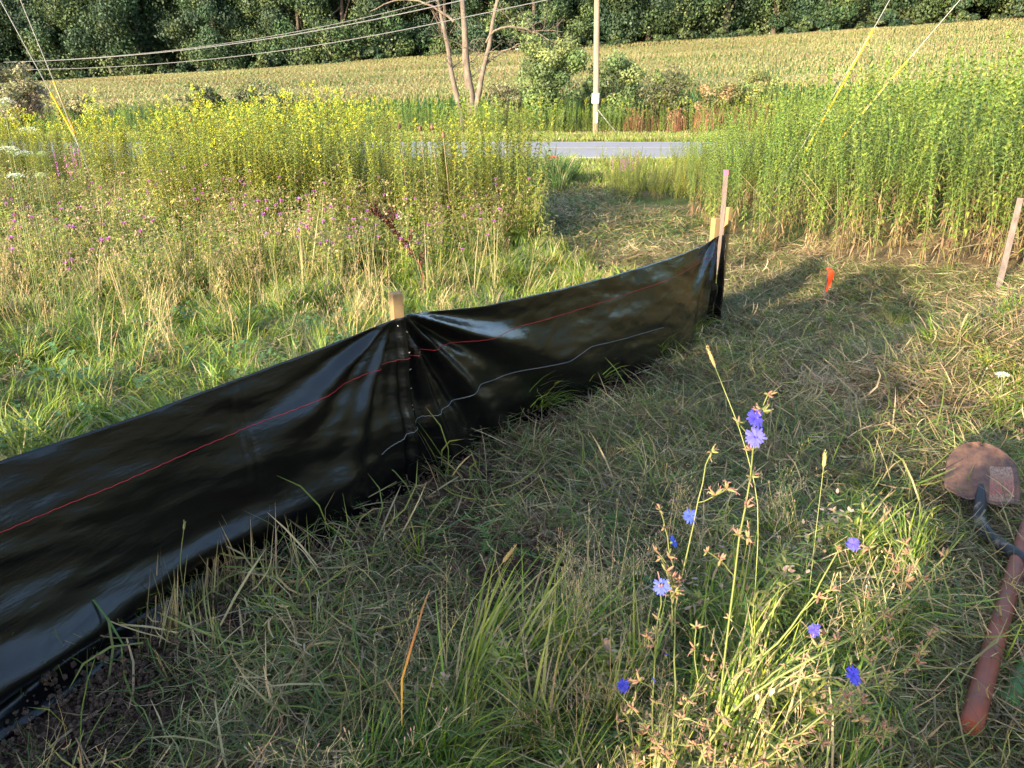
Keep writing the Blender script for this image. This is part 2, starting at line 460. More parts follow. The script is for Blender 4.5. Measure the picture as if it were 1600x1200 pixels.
# fine meadow weeds: thin branching stems with small leaves and brown-pink seed
MEADC = [(.27, .30, .05), (.21, .27, .04), (.31, .27, .09), (.36, .27, .15), (.16, .21, .04), (.32, .31, .07)]
def weed_fine(h, n, w, pinkish=.4, leafw=.010, ns=5, spread=.1):
    b = MB()
    for k in range(n):
        a = rng.uniform(0, 6.28); r = spread * rng.random()
        az = rng.uniform(0, 6.28); hh = h * rng.uniform(.6, 1.1)
        c = pick(MEADC)
        pth = blade(b, (r * math.cos(a), r * math.sin(a), -.02), az, hh, w, rng.uniform(0, .2), rng.uniform(0, .5), c, seg=5)
        for q in range(ns):
            i = rng.integers(1, 6); p = pth[i]; az2 = rng.uniform(0, 6.28)
            d = (math.cos(az2), math.sin(az2), rng.uniform(.2, 1.2))
            lance(b, p, d, (0, 0, 1), rng.uniform(.05, .12) * (1.1 - .1 * i), leafw, pick(GRASSC if i < 4 else MEADC), .5)
        if rng.random() < pinkish:
            for q in range(9):
                p = pth[-1] + rng.normal(0, .028, 3) * np.array((1, 1, 1.4)); s_ = .012
                lance(b, p, rng.normal(0, 1, 3), (.1, .1, 1), s_ * 1.6, s_, pick([(.42, .26, .22), (.50, .36, .24), (.30, .20, .12)]), 0)
    return b.mesh('weed', VEG)
template_collection('weed', [weed_fine(.58, 12, .0035, .15, .015, 17, .14) for _ in range(6)] + [weed_fine(.70, 9, .004, .35, .012, 12) for _ in range(2)])

template_collection('low_forb', [weed_fine(.26, 9, .002, .1, .007, 16, .07) for _ in range(5)])
# goldenrod: straight stem, spiralling lance leaves, dead leaves low down, plume when in flower
def goldenrod(h, flower=False, nl=84, lw=.024, dead=.34, yg=1.0, stem_lean=.06):
    st, lf, fl = MB(), MB(), MB()
    az = rng.uniform(0, 6.28); t = np.linspace(0, 1, 7)
    bend = stem_lean * rng.uniform(.4, 2)
    path = np.stack([math.cos(az) * bend * h * t ** 2, math.sin(az) * bend * h * t ** 2, h * t], 1)
    sc = np.stack([np.array((.30, .20, .10)) * (1 - k) + np.array((.16, .22, .06)) * k for k in np.clip(t * 2, 0, 1)])
    st.tube(path, .0045 * (1.1 - .75 * t), sc, 4, cap=False)
    for k in range(nl):
        f = .10 + .9 * (k + rng.random() * .5) / nl
        p = np.array([np.interp(f, t, path[:, i]) for i in range(3)])
        a = k * 2.4 + rng.normal(0, .25)
        dd = f < dead + rng.normal(0, .04)
        L0 = h * (.085 if f < .7 else .085 - .17 * (f - .7)) * rng.uniform(.75, 1.2)
        up = .35 + f * 1.0
        if dd:
            if rng.random() < .5: continue
            c = pick([(.26, .16, .09), (.18, .11, .07), (.34, .24, .13), (.20, .17, .07), (.14, .15, .05)])
            lance(lf, p, (math.cos(a), math.sin(a), -.2), (0, 0, 1), L0 * .8, lw * .7, c, 1.1)
        else:
            c = pick([(.125, .215, .038), (.16, .25, .045), (.09, .17, .035), (.20, .28, .05)]) * np.array((yg, 1.05, 1))
            lance(lf, p, (math.cos(a), math.sin(a), up), (0, 0, 1), L0, lw, c, .45 + .5 * (1 - f))
    if flower:
        for k in range(11):
            f = rng.uniform(0, 1) ** .8; a = rng.uniform(0, 6.28); rr = (.11 * (1 - f) + .015) * h
            base = path[-1] + np.array((0, 0, (f - .45) * .22 * h))
            tip = base + np.array((math.cos(a) * rr, math.sin(a) * rr, rr * .35))
            m = 5
            for q in range(m):
                p = base + (tip - base) * (q + .6) / m + rng.normal(0, .006, 3)
                lance(fl, p, rng.normal(0, 1, 3) + np.array((0, 0, .6)), (.3, .1, 1), .026, .018, pick([(.40, .41, .04), (.33, .38, .045), (.48, .45, .035)]), 0)
    else:
        for k in range(8):
            a = rng.uniform(0, 6.28)
            lance(lf, path[-1], (math.cos(a) * .5, math.sin(a) * .5, 1), (.1, .2, 1), .035 * h, .007, pick([(.17, .25, .06)]), .1)
    return st, lf, fl
def merged(parts, name='m', mat=None):
    b = MB()
    for p in parts:
        for v, f, c in zip(p.V, p.F, p.C): b.V.append(v); b.C.append(c)
        off = 0
    b2 = MB()
    for p in parts:
        if p.n == 0: continue
        V = np.concatenate(p.V); F = np.concatenate(p.F); C = np.concatenate(p.C)
        b2.add(V, F, C)
    return b2.mesh(name, mat or VEG)
GOLD = [goldenrod(rng.uniform(1.5, 1.9), yg=rng.uniform(1.1, 1.5), nl=int(rng.integers(60, 84)), lw=.030, dead=rng.uniform(.16, .36), stem_lean=.12) for _ in range(12)]
GOLDC = [goldenrod(1.7, yg=1.6, dead=.14, lw=.03) for _ in range(5)]
GOLDF = [goldenrod(1.5, k < 4, yg=1.7, dead=.08, lw=.03) for k in range(10)]
template_collection('goldenrod_clump', [merged(x) for x in GOLDC] * 2 + [merged(GOLDF[0])])
template_collection('goldenrod_green', [merged(x) for x in GOLD])
template_collection('goldenrod_bloom', [merged(x) for x in GOLDF])
template_collection('goldenrod_far', [merged(goldenrod(1.5, True, nl=34, lw=.05, yg=1.3, dead=.1)) for _ in range(1)] + [merged(goldenrod(1.5, False, nl=40, lw=.055, yg=1.2, dead=.1)) for _ in range(5)])

# corn
def corn(h=2.05):
    b = MB()
    st = np.array([(0, 0, 0), (0, 0, h * .5), (.01, 0, h * .93)])
    b.ribbon(st, [.03, .025, .012], (1, 0, 0), (.15, .2, .06)); b.ribbon(st, [.03, .025, .012], (0, 1, 0), (.15, .2, .06))
    a0 = rng.uniform(0, 6.28)
    for k in range(11):
        a = a0 + k * math.pi + rng.normal(0, .3); z = h * (.12 + .07 * k)
        c = pick([(.10, .20, .05), (.13, .23, .06), (.17, .25, .07)]) if k > 2 else pick(STRAW)
        L0 = rng.uniform(.5, .75); t = np.linspace(0, 1, 5)
        p = np.stack([math.cos(a) * L0 * t, math.sin(a) * L0 * t, z + .42 * t - .62 * t ** 2], 1)
        b.ribbon(p, .08 * np.array([.6, 1, .9, .6, .05]), (-math.sin(a), math.cos(a), 0), c)
    tc = pick([(.35, .31, .15), (.42, .36, .20), (.28, .29, .11), (.36, .29, .15)])
    for k in range(9):
        a = rng.uniform(0, 6.28); s_ = rng.uniform(.10, .26)
        p0 = np.array((0, 0, h * .90 + .1 * rng.random()))
        p1 = p0 + np.array((math.cos(a) * s_ * .6, math.sin(a) * s_ * .6, .26)); p2 = p0 + np.array((math.cos(a) * s_, math.sin(a) * s_, .24))
        b.ribbon([p0, p1, p2], [.03, .035, .015], unit((-math.sin(a), math.cos(a), .3)), tc)
    return b.mesh('corn', CORN)
CORNM = [corn() for _ in range(6)]
template_collection('corn', CORNM)

# ------------------------------------------------------------------ point helpers
def pts(x0, x1, y0, y1, dens, pred=None, zoff=0.0, half=.62, lim=True):
    n = int((x1 - x0) * (y1 - y0) * dens)
    x = rng.uniform(x0, x1, n); y = rng.uniform(y0, y1, n)
    k = np.ones(n, bool)
    if lim: k &= (np.abs(x) < half * 1.25 * y + 1.0)
    if pred is not None: k &= pred(x, y)
    x, y = x[k], y[k]
    return np.stack([x, y, g(x, y) + zoff], 1)

LUSHX = [-1.2, -.5, -.22, .0, .55, 1.4, 2.1, 3.0, 4.5]; LUSHY = [1.0, 1.35, 1.62, 1.85, 2.3, 2.75, 3.0, 3.6, 4.2]
def lush_front(x, y): return (y < np.interp(x, LUSHX, LUSHY)) & (x > -.62)
def clear_tools(x, y):   # 1 where the shovel and handles lie
    k = np.ones(np.shape(x), bool)
    for (ax, ay), (bx, by), w in (((1.70, 2.38), (1.88, 2.76), .17), ((1.70, 2.46), (1.66, 1.9), .09), ((.98, 1.27), (1.80, 2.32), .165), ((1.26, 1.52), (1.52, 1.78), .07), ((1.60, 2.22), (1.76, 2.52), .14)):
        dx, dy = bx - ax, by - ay; t = np.clip(((x - ax) * dx + (y - ay) * dy) / (dx * dx + dy * dy), 0, 1)
        k &= np.hypot(x - ax - t * dx, y - ay - t * dy) > w + .035
    return k
def front(x, y): return np.where(y < 6.0, x > fence_x(y) + .03, False)
def stand_x(y):          # left edge of the tall goldenrod on the right
    return np.interp(y, [5, 7, 9.5, 11, 13, 16], [5.2, 4.3, 3.05, 2.75, 2.8, 4.4])
def path_l(y): return np.interp(y, [6, 7.5, 9.4, 12, 16.5, 24], [1.65, 1.25, .55, .35, .30, .3])
def mown(x, y):          # mown strip that runs to the road, and the ground to the right of the fence
    return ((y >= 6) & (x > path_l(y)) & (x < np.where(y < 13, stand_x(y), 1.9 + (y - 13) * .02)) & (y < 17.5)) | ((y < 6) & front(x, y))
def bank(x, y): return ss(2.0, 2.6, x - .25 * (y - 3)) * (y < 6.2)

# cut grass cover
clr = lambda x, y: fbm(x * 1.3 + 5, y * 1.3, 21, 3)
def soilpatch(x, y):
    a = np.exp(-((x - .0) ** 2 / .10 + (y - 2.2) ** 2 / .10)) * 1.02
    b = np.exp(-((x + .22) ** 2 / .06 + (y - 2.65) ** 2 / .10)) * 1.05
    c = np.exp(-((x - fence_x(y) - .07) / (.26 + .16 * np.exp(-((y - 2.7) / .5) ** 2))) ** 2) * 1.05
    d = np.exp(-((x + .95) ** 2 / .05 + (y - 1.45) ** 2 / .04)) * 1.0
    return np.minimum(np.maximum(np.maximum(a, b), np.maximum(c, d)), 1)
P = pts(-1.8, 4.5, .9, 4.6, 165, lambda x, y: front(x, y) & (rng.random(len(x)) > .97 * soilpatch(x, y)))
P[:, 2] += .05 * (fbm(P[:, 0] * 3.3, P[:, 1] * 3.3, 19, 2) - .3)
scatter('cut_grass', 'cut_near', P, rng.uniform(.6, 1.25, len(P)), 'flattened cut grass and straw lying on dark soil before the black fence', 'cut grass', tilt=.28)
P = pts(-1, 6.5, 4.4, 9.5, 75, lambda x, y: mown(x, y) | ((y > 5.9) & mown(x, y)))
scatter('cut_grass', 'cut_mid', P, rng.uniform(.7, 1.3, len(P)), 'matted olive and straw coloured cut grass around the orange-flagged stake', 'cut grass', tilt=.10)
P = pts(-1, 6.5, 9.3, 18, 22, lambda x, y: mown(x, y))
scatter('cut_grass', 'cut_far', P, rng.uniform(.6, 1.2, len(P)), 'mown strip of brown cut grass leading to the road', 'cut grass', tilt=.08)
P = pts(-1.8, 4.8, .9, 7.5, 27, lambda x, y: (front(x, y) | mown(x, y)) & (fbm(x * 2.1, y * 2.1, 31, 2) > .40) & (rng.random(len(x)) > .9 * soilpatch(x, y)))
scatter('grass_sprigs', 'sprig_near', P, rng.uniform(.5, 1.1, len(P)), 'small green sprigs of grass growing through the cut straw', 'grass')
P = pts(1.6, 5.6, 3.0, 8.8, 66, lambda x, y: (np.abs(y - (3.7 + .62 * (x - 1.6)) - .3 * (fbm(x * 2, y * 2, 88, 2) - .45)) < .38) & clear_tools(x, y), zoff=.03)
scatter('straw_ridge', 'straw', P, rng.uniform(.6, 1.2, len(P)), 'low ridge of tan straw running to the foot of the leaning grey lath', 'straw', tilt=.2)
P = pts(1.5, 6.0, 4.0, 9.8, 7, lambda x, y: (bank(x, y) > .2) | (y > 7.4), zoff=.02)
P = np.concatenate([P, pts(1.8, 6.0, -3, 3.0, 12, None, lim=False)])
scatter('straw_litter', 'straw', P, rng.uniform(.6, 1.1, len(P)), 'sunlit straw litter in front of the tall goldenrod', 'straw', tilt=.15)
P = pts(-.5, 4.5, 8.5, 17, 1.6, lambda x, y: mown(x, y), zoff=.02)
scatter('straw_litter', 'straw', P, rng.uniform(.9, 1.9, len(P)), 'brown straw strewn on the mown strip towards the road', 'straw', tilt=.15)
def clod(seed):
    r_ = np.random.default_rng(seed); b = MB()
    for k in range(44):
        c0 = np.array((*(r_.normal(0, .05, 2)), r_.uniform(-.004, .012))); R_ = r_.uniform(.0015, .0070); n = 5; m = 4
        V = [c0 + R_ * np.array((math.cos(a) * math.sin(p_), math.sin(a) * math.sin(p_), math.cos(p_) * .8)) * r_.uniform(.45, 1.45) for p_ in np.linspace(.25, 2.6, m) for a in np.arange(6) * 1.047]
        F = [(i * 6 + j, i * 6 + (j + 1) % 6, (i + 1) * 6 + (j + 1) % 6, (i + 1) * 6 + j) for i in range(m - 1) for j in range(6)] + [(0, 1, 2, 3), (0, 3, 4, 5)]
        b.add(V, F, np.array((.085, .056, .042)) * r_.uniform(.55, 1.25))
    return b.mesh('clods', simple('soil_clod', (.1, .06, .045), .95, .1, nscale=60, ncol=(.07, .045, .035), bump=.6, use_attr=True), smooth=False)
template_collection('clods', [clod(k) for k in range(5)])
P = pts(-2.0, 2.0, .9, 6.0, 900, lambda x, y: (x > fence_x(y) + .0) & (rng.random(len(x)) < np.clip(soilpatch(x, y), .03, 1)))
scatter('soil_crumbs', 'clods', P, rng.uniform(.5, 1.3, len(P)), 'dark brown crumbled soil along the foot of the fence', 'soil', tilt=.5)
# stalks against the fence foot
y = np.concatenate([rng.uniform(1.2, 5.6, 60), rng.normal(1.78, .05, 14), rng.normal(2.02, .06, 16), rng.normal(3.3, .1, 14), rng.normal(2.45, .04, 5)]); x = fence_x(y) + np.abs(rng.normal(.03, .10, len(y))) + .03
scatter('grass_stubble', 'stubble', np.stack([x, y, g(x, y)], 1), rng.uniform(.2, .9, len(x)) * np.where(np.abs(y - 1.9) < .28, 1.7, .7), 'upright yellowed stubble stalks along the foot of the black fence', 'stubble', tilt=.26)

# lush grass in the right foreground
P = pts(-.7, 4.6, .75, 4.4, 125, lambda x, y: lush_front(x, y) & front(x, y) & clear_tools(x, y))
P = P[clear_tools(P[:, 0] + .05, P[:, 1] + .09) & clear_tools(P[:, 0] + .08, P[:, 1] + .16)]
dn = np.interp(P[:, 0], LUSHX, LUSHY) - P[:, 1]
rot = np.stack([rng.normal(0, .15, len(P)), rng.normal(0, .15, len(P)), rng.normal(.3, 1.2, len(P))], 1)
near_ch = 1 - .5 * np.exp(-(((P[:, 0] - .55) / .38) ** 2 + ((P[:, 1] - 1.02) / .22) ** 2))
scatter('tall_grass', 'lush_near', P, near_ch * rng.uniform(.40, .78, len(P)) * np.clip(.5 + dn, .5, .95), 'long green arching grass around the blue chicory flowers', 'grass', rot=rot)
template_collection('broad', [tuft_lush(16, .52, .05, .0095, .12, lean=.75, cols=GRASSC + [(.24, .30, .06)], droop=(.5, 1.3)) for _ in range(4)])
P = pts(-.42, .75, 1.1, 1.95, 34, lambda x, y: lush_front(x, y) & clear_tools(x, y))
rot = np.stack([rng.normal(0, .15, len(P)), rng.normal(0, .15, len(P)), rng.normal(0, .35, len(P))], 1)
scatter('tall_grass', 'broad', P, rng.uniform(.45, .8, len(P)), 'broad bright green grass blades sweeping right at the bottom centre', 'grass', rot=rot)
P = pts(-.3, 4.2, .9, 4.6, 20, lambda x, y: (lush_front(x, y) | (bank(x, y) > .4)) & clear_tools(x, y))
scatter('low_forbs', 'low_forb', P, rng.uniform(.5, 1.1, len(P)) * (1 - .4 * np.exp(-(((P[:, 0] - .55) / .38) ** 2 + ((P[:, 1] - 1.02) / .22) ** 2))), 'small leafy yellow-green forbs among the foreground grass', 'forbs')
P = pts(1.5, 6.0, 2.6, 7.2, 52, lambda x, y: (bank(x, y) > .3) & (fbm(x * 1.5, y * 1.5, 77, 2) > .30) & (x < stand_x(y) + .3) & ~lush_front(x, y) & clear_tools(x, y))
scatter('tall_grass', 'lush_mid', P, rng.uniform(.35, .75, len(P)), 'sunlit grass tufts on the low bank behind the shovel', 'grass')
# sun-lit grass behind the fence
bh = lambda x, y: (x < np.where(y < 6, fence_x(y) - .06, path_l(y) + .1 * np.sin(y * 3)))
P = pts(-6.5, 2.2, 1.4, 6.0, 62, lambda x, y: bh(x, y))
rot = np.stack([rng.normal(0, .2, len(P)), rng.normal(0, .2, len(P)), rng.uniform(0, 6.28, len(P))], 1)
scatter('meadow_grass', 'lush_near', P, rng.uniform(.45, .85, len(P)) * (.7 + .7 * fbm(P[:, 0] * 1.6, P[:, 1] * 1.6, 27, 2)), 'lush sunlit green grass just behind the black fence', 'grass', rot=rot)
P = pts(-12, 2, 5.8, 11.5, 40, lambda x, y: bh(x, y))
scatter('meadow_grass', 'lush_mid', P, rng.uniform(.6, 1.0, len(P)) * (.6 + .9 * fbm(P[:, 0] * 1.2, P[:, 1] * 1.2, 29, 2)), 'rough meadow grass between the fence and the goldenrod', 'grass')
# cut patches lying behind the fence
P = pts(-5, 1.5, 1.8, 6.5, 26, lambda x, y: bh(x, y) & (fbm(x * 1.1, y * 1.1, 51, 2) > .36))
P[:, 2] += .05
scatter('meadow_thatch', 'cut_mid', P, rng.uniform(.6, 1.0, len(P)), 'pale dry thatch mixed in the grass behind the fence', 'thatch')
# meadow weeds
wm = lambda x, y: bh(x, y) & (y > 6.2 + .75 * np.maximum(x + 3.8, 0) ** 1.1 + .6 * (fbm(x, y, 61, 2) - .5) * 4)
P = pts(-16, 1, 5.0, 13.5, 21, wm)
scatter('meadow_weeds', 'weed', P, rng.uniform(.7, 1.25, len(P)) * np.clip(.6 + (P[:, 1] - 5) * .14, .6, 1.15), 'tangle of fine pinkish brown and green meadow weeds on the left', 'weeds')

# verges
P = pts(-32, 32, 16.5, 24.4, 9, None); P = P[(P[:, 0] < -1) | (P[:, 0] > -1)]
scatter('verge_grass', 'lawn_far', P, rng.uniform(.6, 1.2, len(P)), 'rough grass verge on the near side of the road', 'grass')
P = pts(-45, 45, 32.7, 37.5, 9, None)
scatter('verge_grass', 'lawn_far', P, rng.uniform(.8, 1.4, len(P)), 'short green verge on the far side of the road', 'grass')
# dark reedy grass clump left of the mown strip, near the road
x = rng.normal(.75, .30, 26); y = rng.normal(17.6, .6, 26)
scatter('reed_grass', 'reed_far', np.stack([x, y, g(x, y)], 1), rng.uniform(.5, 1.0, 26), 'dark green clump of long grass at the road end of the mown strip', 'grass')

# goldenrod individuals : shared meshes, stem > foliage (> plume)
def gold_mesh_sets(L, fl):
    out = []
    for st, lf, f in L:
        out.append((st.mesh('stem', VEG), lf.mesh('foliage', VEG), f.mesh('plume', FLOW) if fl else None))
    return out
GM, GFM, GCM = gold_mesh_sets(GOLD, False), gold_mesh_sets(GOLDF[:4], True), gold_mesh_sets(GOLDC, False)
def place_gold(P, scl, sets, label, group, name='goldenrod_plant'):
    for p, s_ in zip(P, scl):
        st, lf, fl = sets[rng.integers(len(sets))]
        o = link(name, st); o.location = p; o.scale = (s_, s_, s_); o.rotation_euler = (rng.normal(0, .05), rng.normal(0, .05), rng.uniform(0, 6.28))
        tag(o, label, 'goldenrod', group)
        link('foliage', lf, o)
        if fl: link('flower_plume', fl, o)

P = pts(2.8, 16, 5.6, 17, 17, lambda x, y: (x > stand_x(y) + .12 * np.sin(y * 5)) )
P = P[np.argsort(P[:, 1] + .35 * np.abs(P[:, 0] - 4.5))]
hs = np.clip(rng.normal(.96, .13, len(P)) * (.82 + .38 * fbm(P[:, 0] * .9, P[:, 1] * .9, 37, 2)) * (.74 + .33 * ss(3, 5.6, P[:, 0])) * (1 + .10 * ss(5, 8, P[:, 0])), .45, 1.3)
NI = 150
place_gold(P[:NI], hs[:NI], GM, 'tall green goldenrod stem with brown lower leaves in the stand right of the mown strip', 'goldenrod stems in the tall stand on the right')
scatter('goldenrod_stand', 'goldenrod_green', P[NI:], hs[NI:], 'dense stand of tall green goldenrod filling the right side', 'goldenrod', tilt=.05)
Q = pts(6.0, 13, -4, 6.5, 9, None, lim=False)
scatter('goldenrod_stand', 'goldenrod_green', Q, rng.uniform(.8, 1.1, len(Q)), 'goldenrod continuing along the bank towards the viewpoint', 'goldenrod', tilt=.05)
# stems at the left side of the mown strip
P = pts(-2.4, .5, 9.7, 13.5, 24, lambda x, y: (x < path_l(y) - .05))
place_gold(P[:60], rng.uniform(.82, 1.14, len(P))[:60], GCM, 'green goldenrod stem in the clump left of the mown strip', 'goldenrod stems in the clump left of the mown strip')
P = pts(-5.2, .35, 10.6, 13.0, 30, lambda x, y: (x < path_l(y) - .02))
scatter('goldenrod_clump', 'goldenrod_clump', P, rng.uniform(.80, 1.05, len(P)) * (.60 + .75 * fbm(P[:, 0] * 1.1, P[:, 1] * 1.1, 38, 2)), 'dense yellow-green goldenrod massed left of the mown strip', 'goldenrod', tilt=.05)
P = pts(-17, -.2, 9.6, 14, 9, lambda x, y: fbm(x * .7, y * .7, 44, 2) > .34)
scatter('goldenrod_young', 'goldenrod_clump', P, rng.uniform(.42, .78, len(P)), 'lower leafy goldenrod filling in before the flowering drift', 'goldenrod', tilt=.1)
# flowering ones, left meadow
P = pts(-17, .2, 11.0, 19, 20, lambda x, y: (fbm(x * .5, y * .5, 91, 2) > .30) & (x < -.2) & ((x < -2.6) | (y < 12)))
P = P[np.argsort(P[:, 1])]
hs = rng.uniform(.80, 1.18, len(P)) * (1 + .12 * ss(-5, -1, P[:, 0]) - .12 * ss(-6, -14, P[:, 0]))
hs = np.where(P[:, 1] < 12.5, hs * .85, hs) * (.62 + .72 * fbm(P[:, 0] * .55, P[:, 1] * .55, 39, 2))
k_ = rng.permutation(260)
Pf = P[:260][k_][:70]; hf = hs[:260][k_][:70]
P = np.concatenate([P[:260][k_][70:], P[260:]]); hs = np.concatenate([hs[:260][k_][70:], hs[260:]])
place_gold(Pf, hf, GFM, 'goldenrod with yellow flower plumes at the back of the left meadow', 'flowering goldenrod in the left meadow')
scatter('goldenrod_bloom', 'goldenrod_bloom', P, hs, 'bright yellow drift of flowering goldenrod along the near side of the road', 'goldenrod', tilt=.06)
# clump right of the mown strip by the road
P = pts(1.9, 5.2, 14.8, 18.5, 22, None)
scatter('goldenrod_bush', 'goldenrod_clump', P, rng.uniform(.36, .52, len(P)) * (1 + .35 * ss(3.2, 4.8, P[:, 0])), 'low yellow-green goldenrod clump right of the mown strip near the road', 'goldenrod', tilt=.22)
P = pts(-26, 26, 19.4, 23.2, 9, lambda x, y: (x < -.8) | (x > 4.6))
scatter('verge_weeds', 'goldenrod_far', P, rng.uniform(.40, .66, len(P)), 'weeds standing on the near verge that hide the road on both sides', 'weeds', tilt=.1)
P = pts(3.6, 9, 13, 18.5, 16, None)
scatter('goldenrod_stand', 'goldenrod_green', P, rng.uniform(.6, .85, len(P)), 'green goldenrod behind the tall stand beside the road', 'goldenrod', tilt=.08)
# far side of the road
P = pts(-45, 50, 37.2, 45.5, 8, lambda x, y: fbm(x * .3, y * .3, 95, 2) > .26)
scatter('roadside_weeds', 'goldenrod_far', P, rng.uniform(.55, 1.05, len(P)), 'yellow-green weeds growing between the far verge and the corn', 'weeds', tilt=.08)

# corn field
def corn_points():
    rows = np.arange(46.2, 101, .78); out = []
    for i, y0 in enumerate(rows):
        x = np.arange(-70 - (y0 - 46) * .3, 72 + (y0 - 46) * .3, .24 if y0 < 56 else .36); x = x + rng.normal(0, .07, len(x))
        y = y0 + rng.normal(0, .05, len(x))
        k = (x > -.62 * y - 6) & (x < .62 * y * 1.15 + 3)
        out.append(np.stack([x[k], y[k], g(x[k], y[k])], 1))
    return out
rows = corn_points()
fr = np.concatenate([r for r in rows[:2]]); fr = fr[np.abs(fr[:, 0] - 6) < 29]; o_ = rng.permutation(len(fr))
chosen = fr[o_[:290]]; rest = fr[o_[290:]]
edge = np.concatenate([r[np.abs(r[:, 0] - 6) >= 29] for r in rows[:2]])
for p in chosen:
    o = link('corn_plant', CORNM[rng.integers(len(CORNM))]); o.location = p; s_ = rng.uniform(.85, 1.08); o.scale = (s_, s_, s_)
    o.rotation_euler = (0, 0, rng.uniform(0, 6.28))
    tag(o, 'green corn plant with a pale tassel in the front rows of the field', 'corn', 'corn plants in the front rows')
P = np.concatenate([rest, edge] + rows[2:])
scatter('cornfield', 'corn', P, (.86 + .28 * fbm(P[:, 0] * .07, P[:, 1] * .2, 13, 2)) , 'corn field with golden tassels rising to the wood', 'corn', tilt=.04)

# ------------------------------------------------------------------ trees and shrubs
def crown_mesh(name, rx, ry, rz, cz, nblob, nleaf, size, cols, seed, mat=VEG_FAR, low=-1.0):
    r = np.random.default_rng(seed)
    d = r.normal(0, 1, (nblob, 3)); d /= np.linalg.norm(d, axis=1)[:, None]
    rad = r.uniform(.45, 1.0, nblob) ** .6
    C = d * rad[:, None] * np.array((rx, ry, rz)) * .82
    C[:, 2] = np.maximum(C[:, 2], low * rz); C[:, 2] += cz
    br = r.uniform(.16, .34, nblob) * (rx + rz) * .5
    k = r.integers(0, nblob, nleaf)
    dd = r.normal(0, 1, (nleaf, 3)); dd /= np.linalg.norm(dd, axis=1)[:, None]
    pos = C[k] + dd * (br[k] * r.uniform(.6, 1.08, nleaf))[:, None] * np.array((1, 1, .8))
    nrm = dd + r.normal(0, .55, (nleaf, 3)); nrm /= np.linalg.norm(nrm, axis=1)[:, None]
    t1 = np.cross(nrm, r.normal(0, 1, (nleaf, 3))); t1 /= np.linalg.norm(t1, axis=1)[:, None]
    t2 = np.cross(nrm, t1)
    s = size * r.uniform(.5, 1.25, nleaf)[:, None]
    V = np.stack([pos - t1 * s, pos - t2 * s * .55 + nrm * s * .15, pos + t1 * s, pos + t2 * s * .55 - nrm * s * .1], 1)
    cols = np.array(cols); bc = cols[r.integers(0, len(cols), nblob)] * r.uniform(.65, 1.35, (nblob, 1))
    lc = bc[k] * r.uniform(.75, 1.3, (nleaf, 1))
    b = MB(); b.add(V.reshape(-1, 3), np.arange(nleaf * 4).reshape(-1, 4), np.repeat(lc, 4, 0))
    return b.mesh(name, mat, smooth=False), C

def trunk_mesh(h, r0, C, seed, mat=BARK, nb=9):
    r = np.random.default_rng(seed); b = MB()
    t = np.linspace(0, 1, 7); wob = np.cumsum(r.normal(0, .12, (7, 2)), 0) * h * .03
    p = np.stack([wob[:, 0], wob[:, 1], h * t - .3], 1)
    b.tube(p, r0 * (1.15 - .85 * t), (.3, .25, .2), 8)
    for c in C[r.permutation(len(C))[:nb]]:
        i = r.integers(2, 6); a = p[i]
        mid = a * .5 + c * .5 + np.array((0, 0, .05 * h))
        b.tube([a, mid, c], [r0 * .35, r0 * .22, r0 * .06], (.3, .25, .2), 6, cap=False)
    return b.mesh('trunk', mat)

WOODC = [(.028, .056, .027), (.038, .068, .029), (.022, .044, .025), (.060, .090, .034), (.034, .060, .035), (.075, .10, .04)]
TV = []
for k in range(6):
    cm, C = crown_mesh('crown', 4.6 + k % 3 * .5, 4.4, 7.2, 7.6, 50, 21000, .155, WOODC, 100 + k, low=-.95)
    TV.append((cm, trunk_mesh(11, .34, C, 200 + k)))
TREE_LABELS = {}
spots = []
for row, (y0, step) in enumerate([(103.5, 5.2), (109, 5.6), (116, 5.6), (124, 6.5)]):
    for x in np.arange(-82, 86, step):
        spots.append((x + rng.normal(0, .9), y0 + rng.normal(0, 1.3), row))
# a low hedge of round trees closes the back of the wood
for x in np.arange(-88, 92, 4.2): spots.append((x, 131 + rng.normal(0, .6), 3))
for x, y, row in spots:
    cm, tm = TV[rng.integers(6)]
    o = link('wood_tree', tm); s_ = rng.uniform(.88, 1.25); o.location = (x, y, float(g(x, y)) - .2); o.scale = (s_, s_, s_ * rng.uniform(.95, 1.2)); o.rotation_euler = (0, 0, rng.uniform(0, 6.28))
    link('crown', cm, o)
    tag(o, ['dark leafy tree at the front edge of the wood behind the corn', 'leafy tree standing in the second row of the wood', 'leafy tree deep in the wood behind the others', 'tree at the very back of the wood'][row], 'tree', ['front trees of the wood', 'second row trees of the wood', 'rear trees of the wood', 'rearmost trees of the wood'][row])
for k, (x, y) in enumerate([(21, -15), (22, -10), (20, -5.5), (21.5, -1), (20.5, 3.5), (22, 8), (23, 12.5), (26, 17), (18, -19.5), (15, -24), (28, -12), (28, -4), (29, 4)]):  # unseen trees added so the fence fabric mirrors dark foliage, not low sky
    cm, tm = TV[k % 6]; o = link('reflection_tree', tm); o.location = (x, y, float(g(x, y)) - .2); s_ = .66 + .03 * (k % 3); o.scale = (s_, s_, s_ * .9); o.rotation_euler = (0, 0, k * 1.3)
    link('crown', cm, o); tag(o, 'leafy tree added out of view on the right to darken the fence reflection', 'tree', 'trees added out of view on the right')
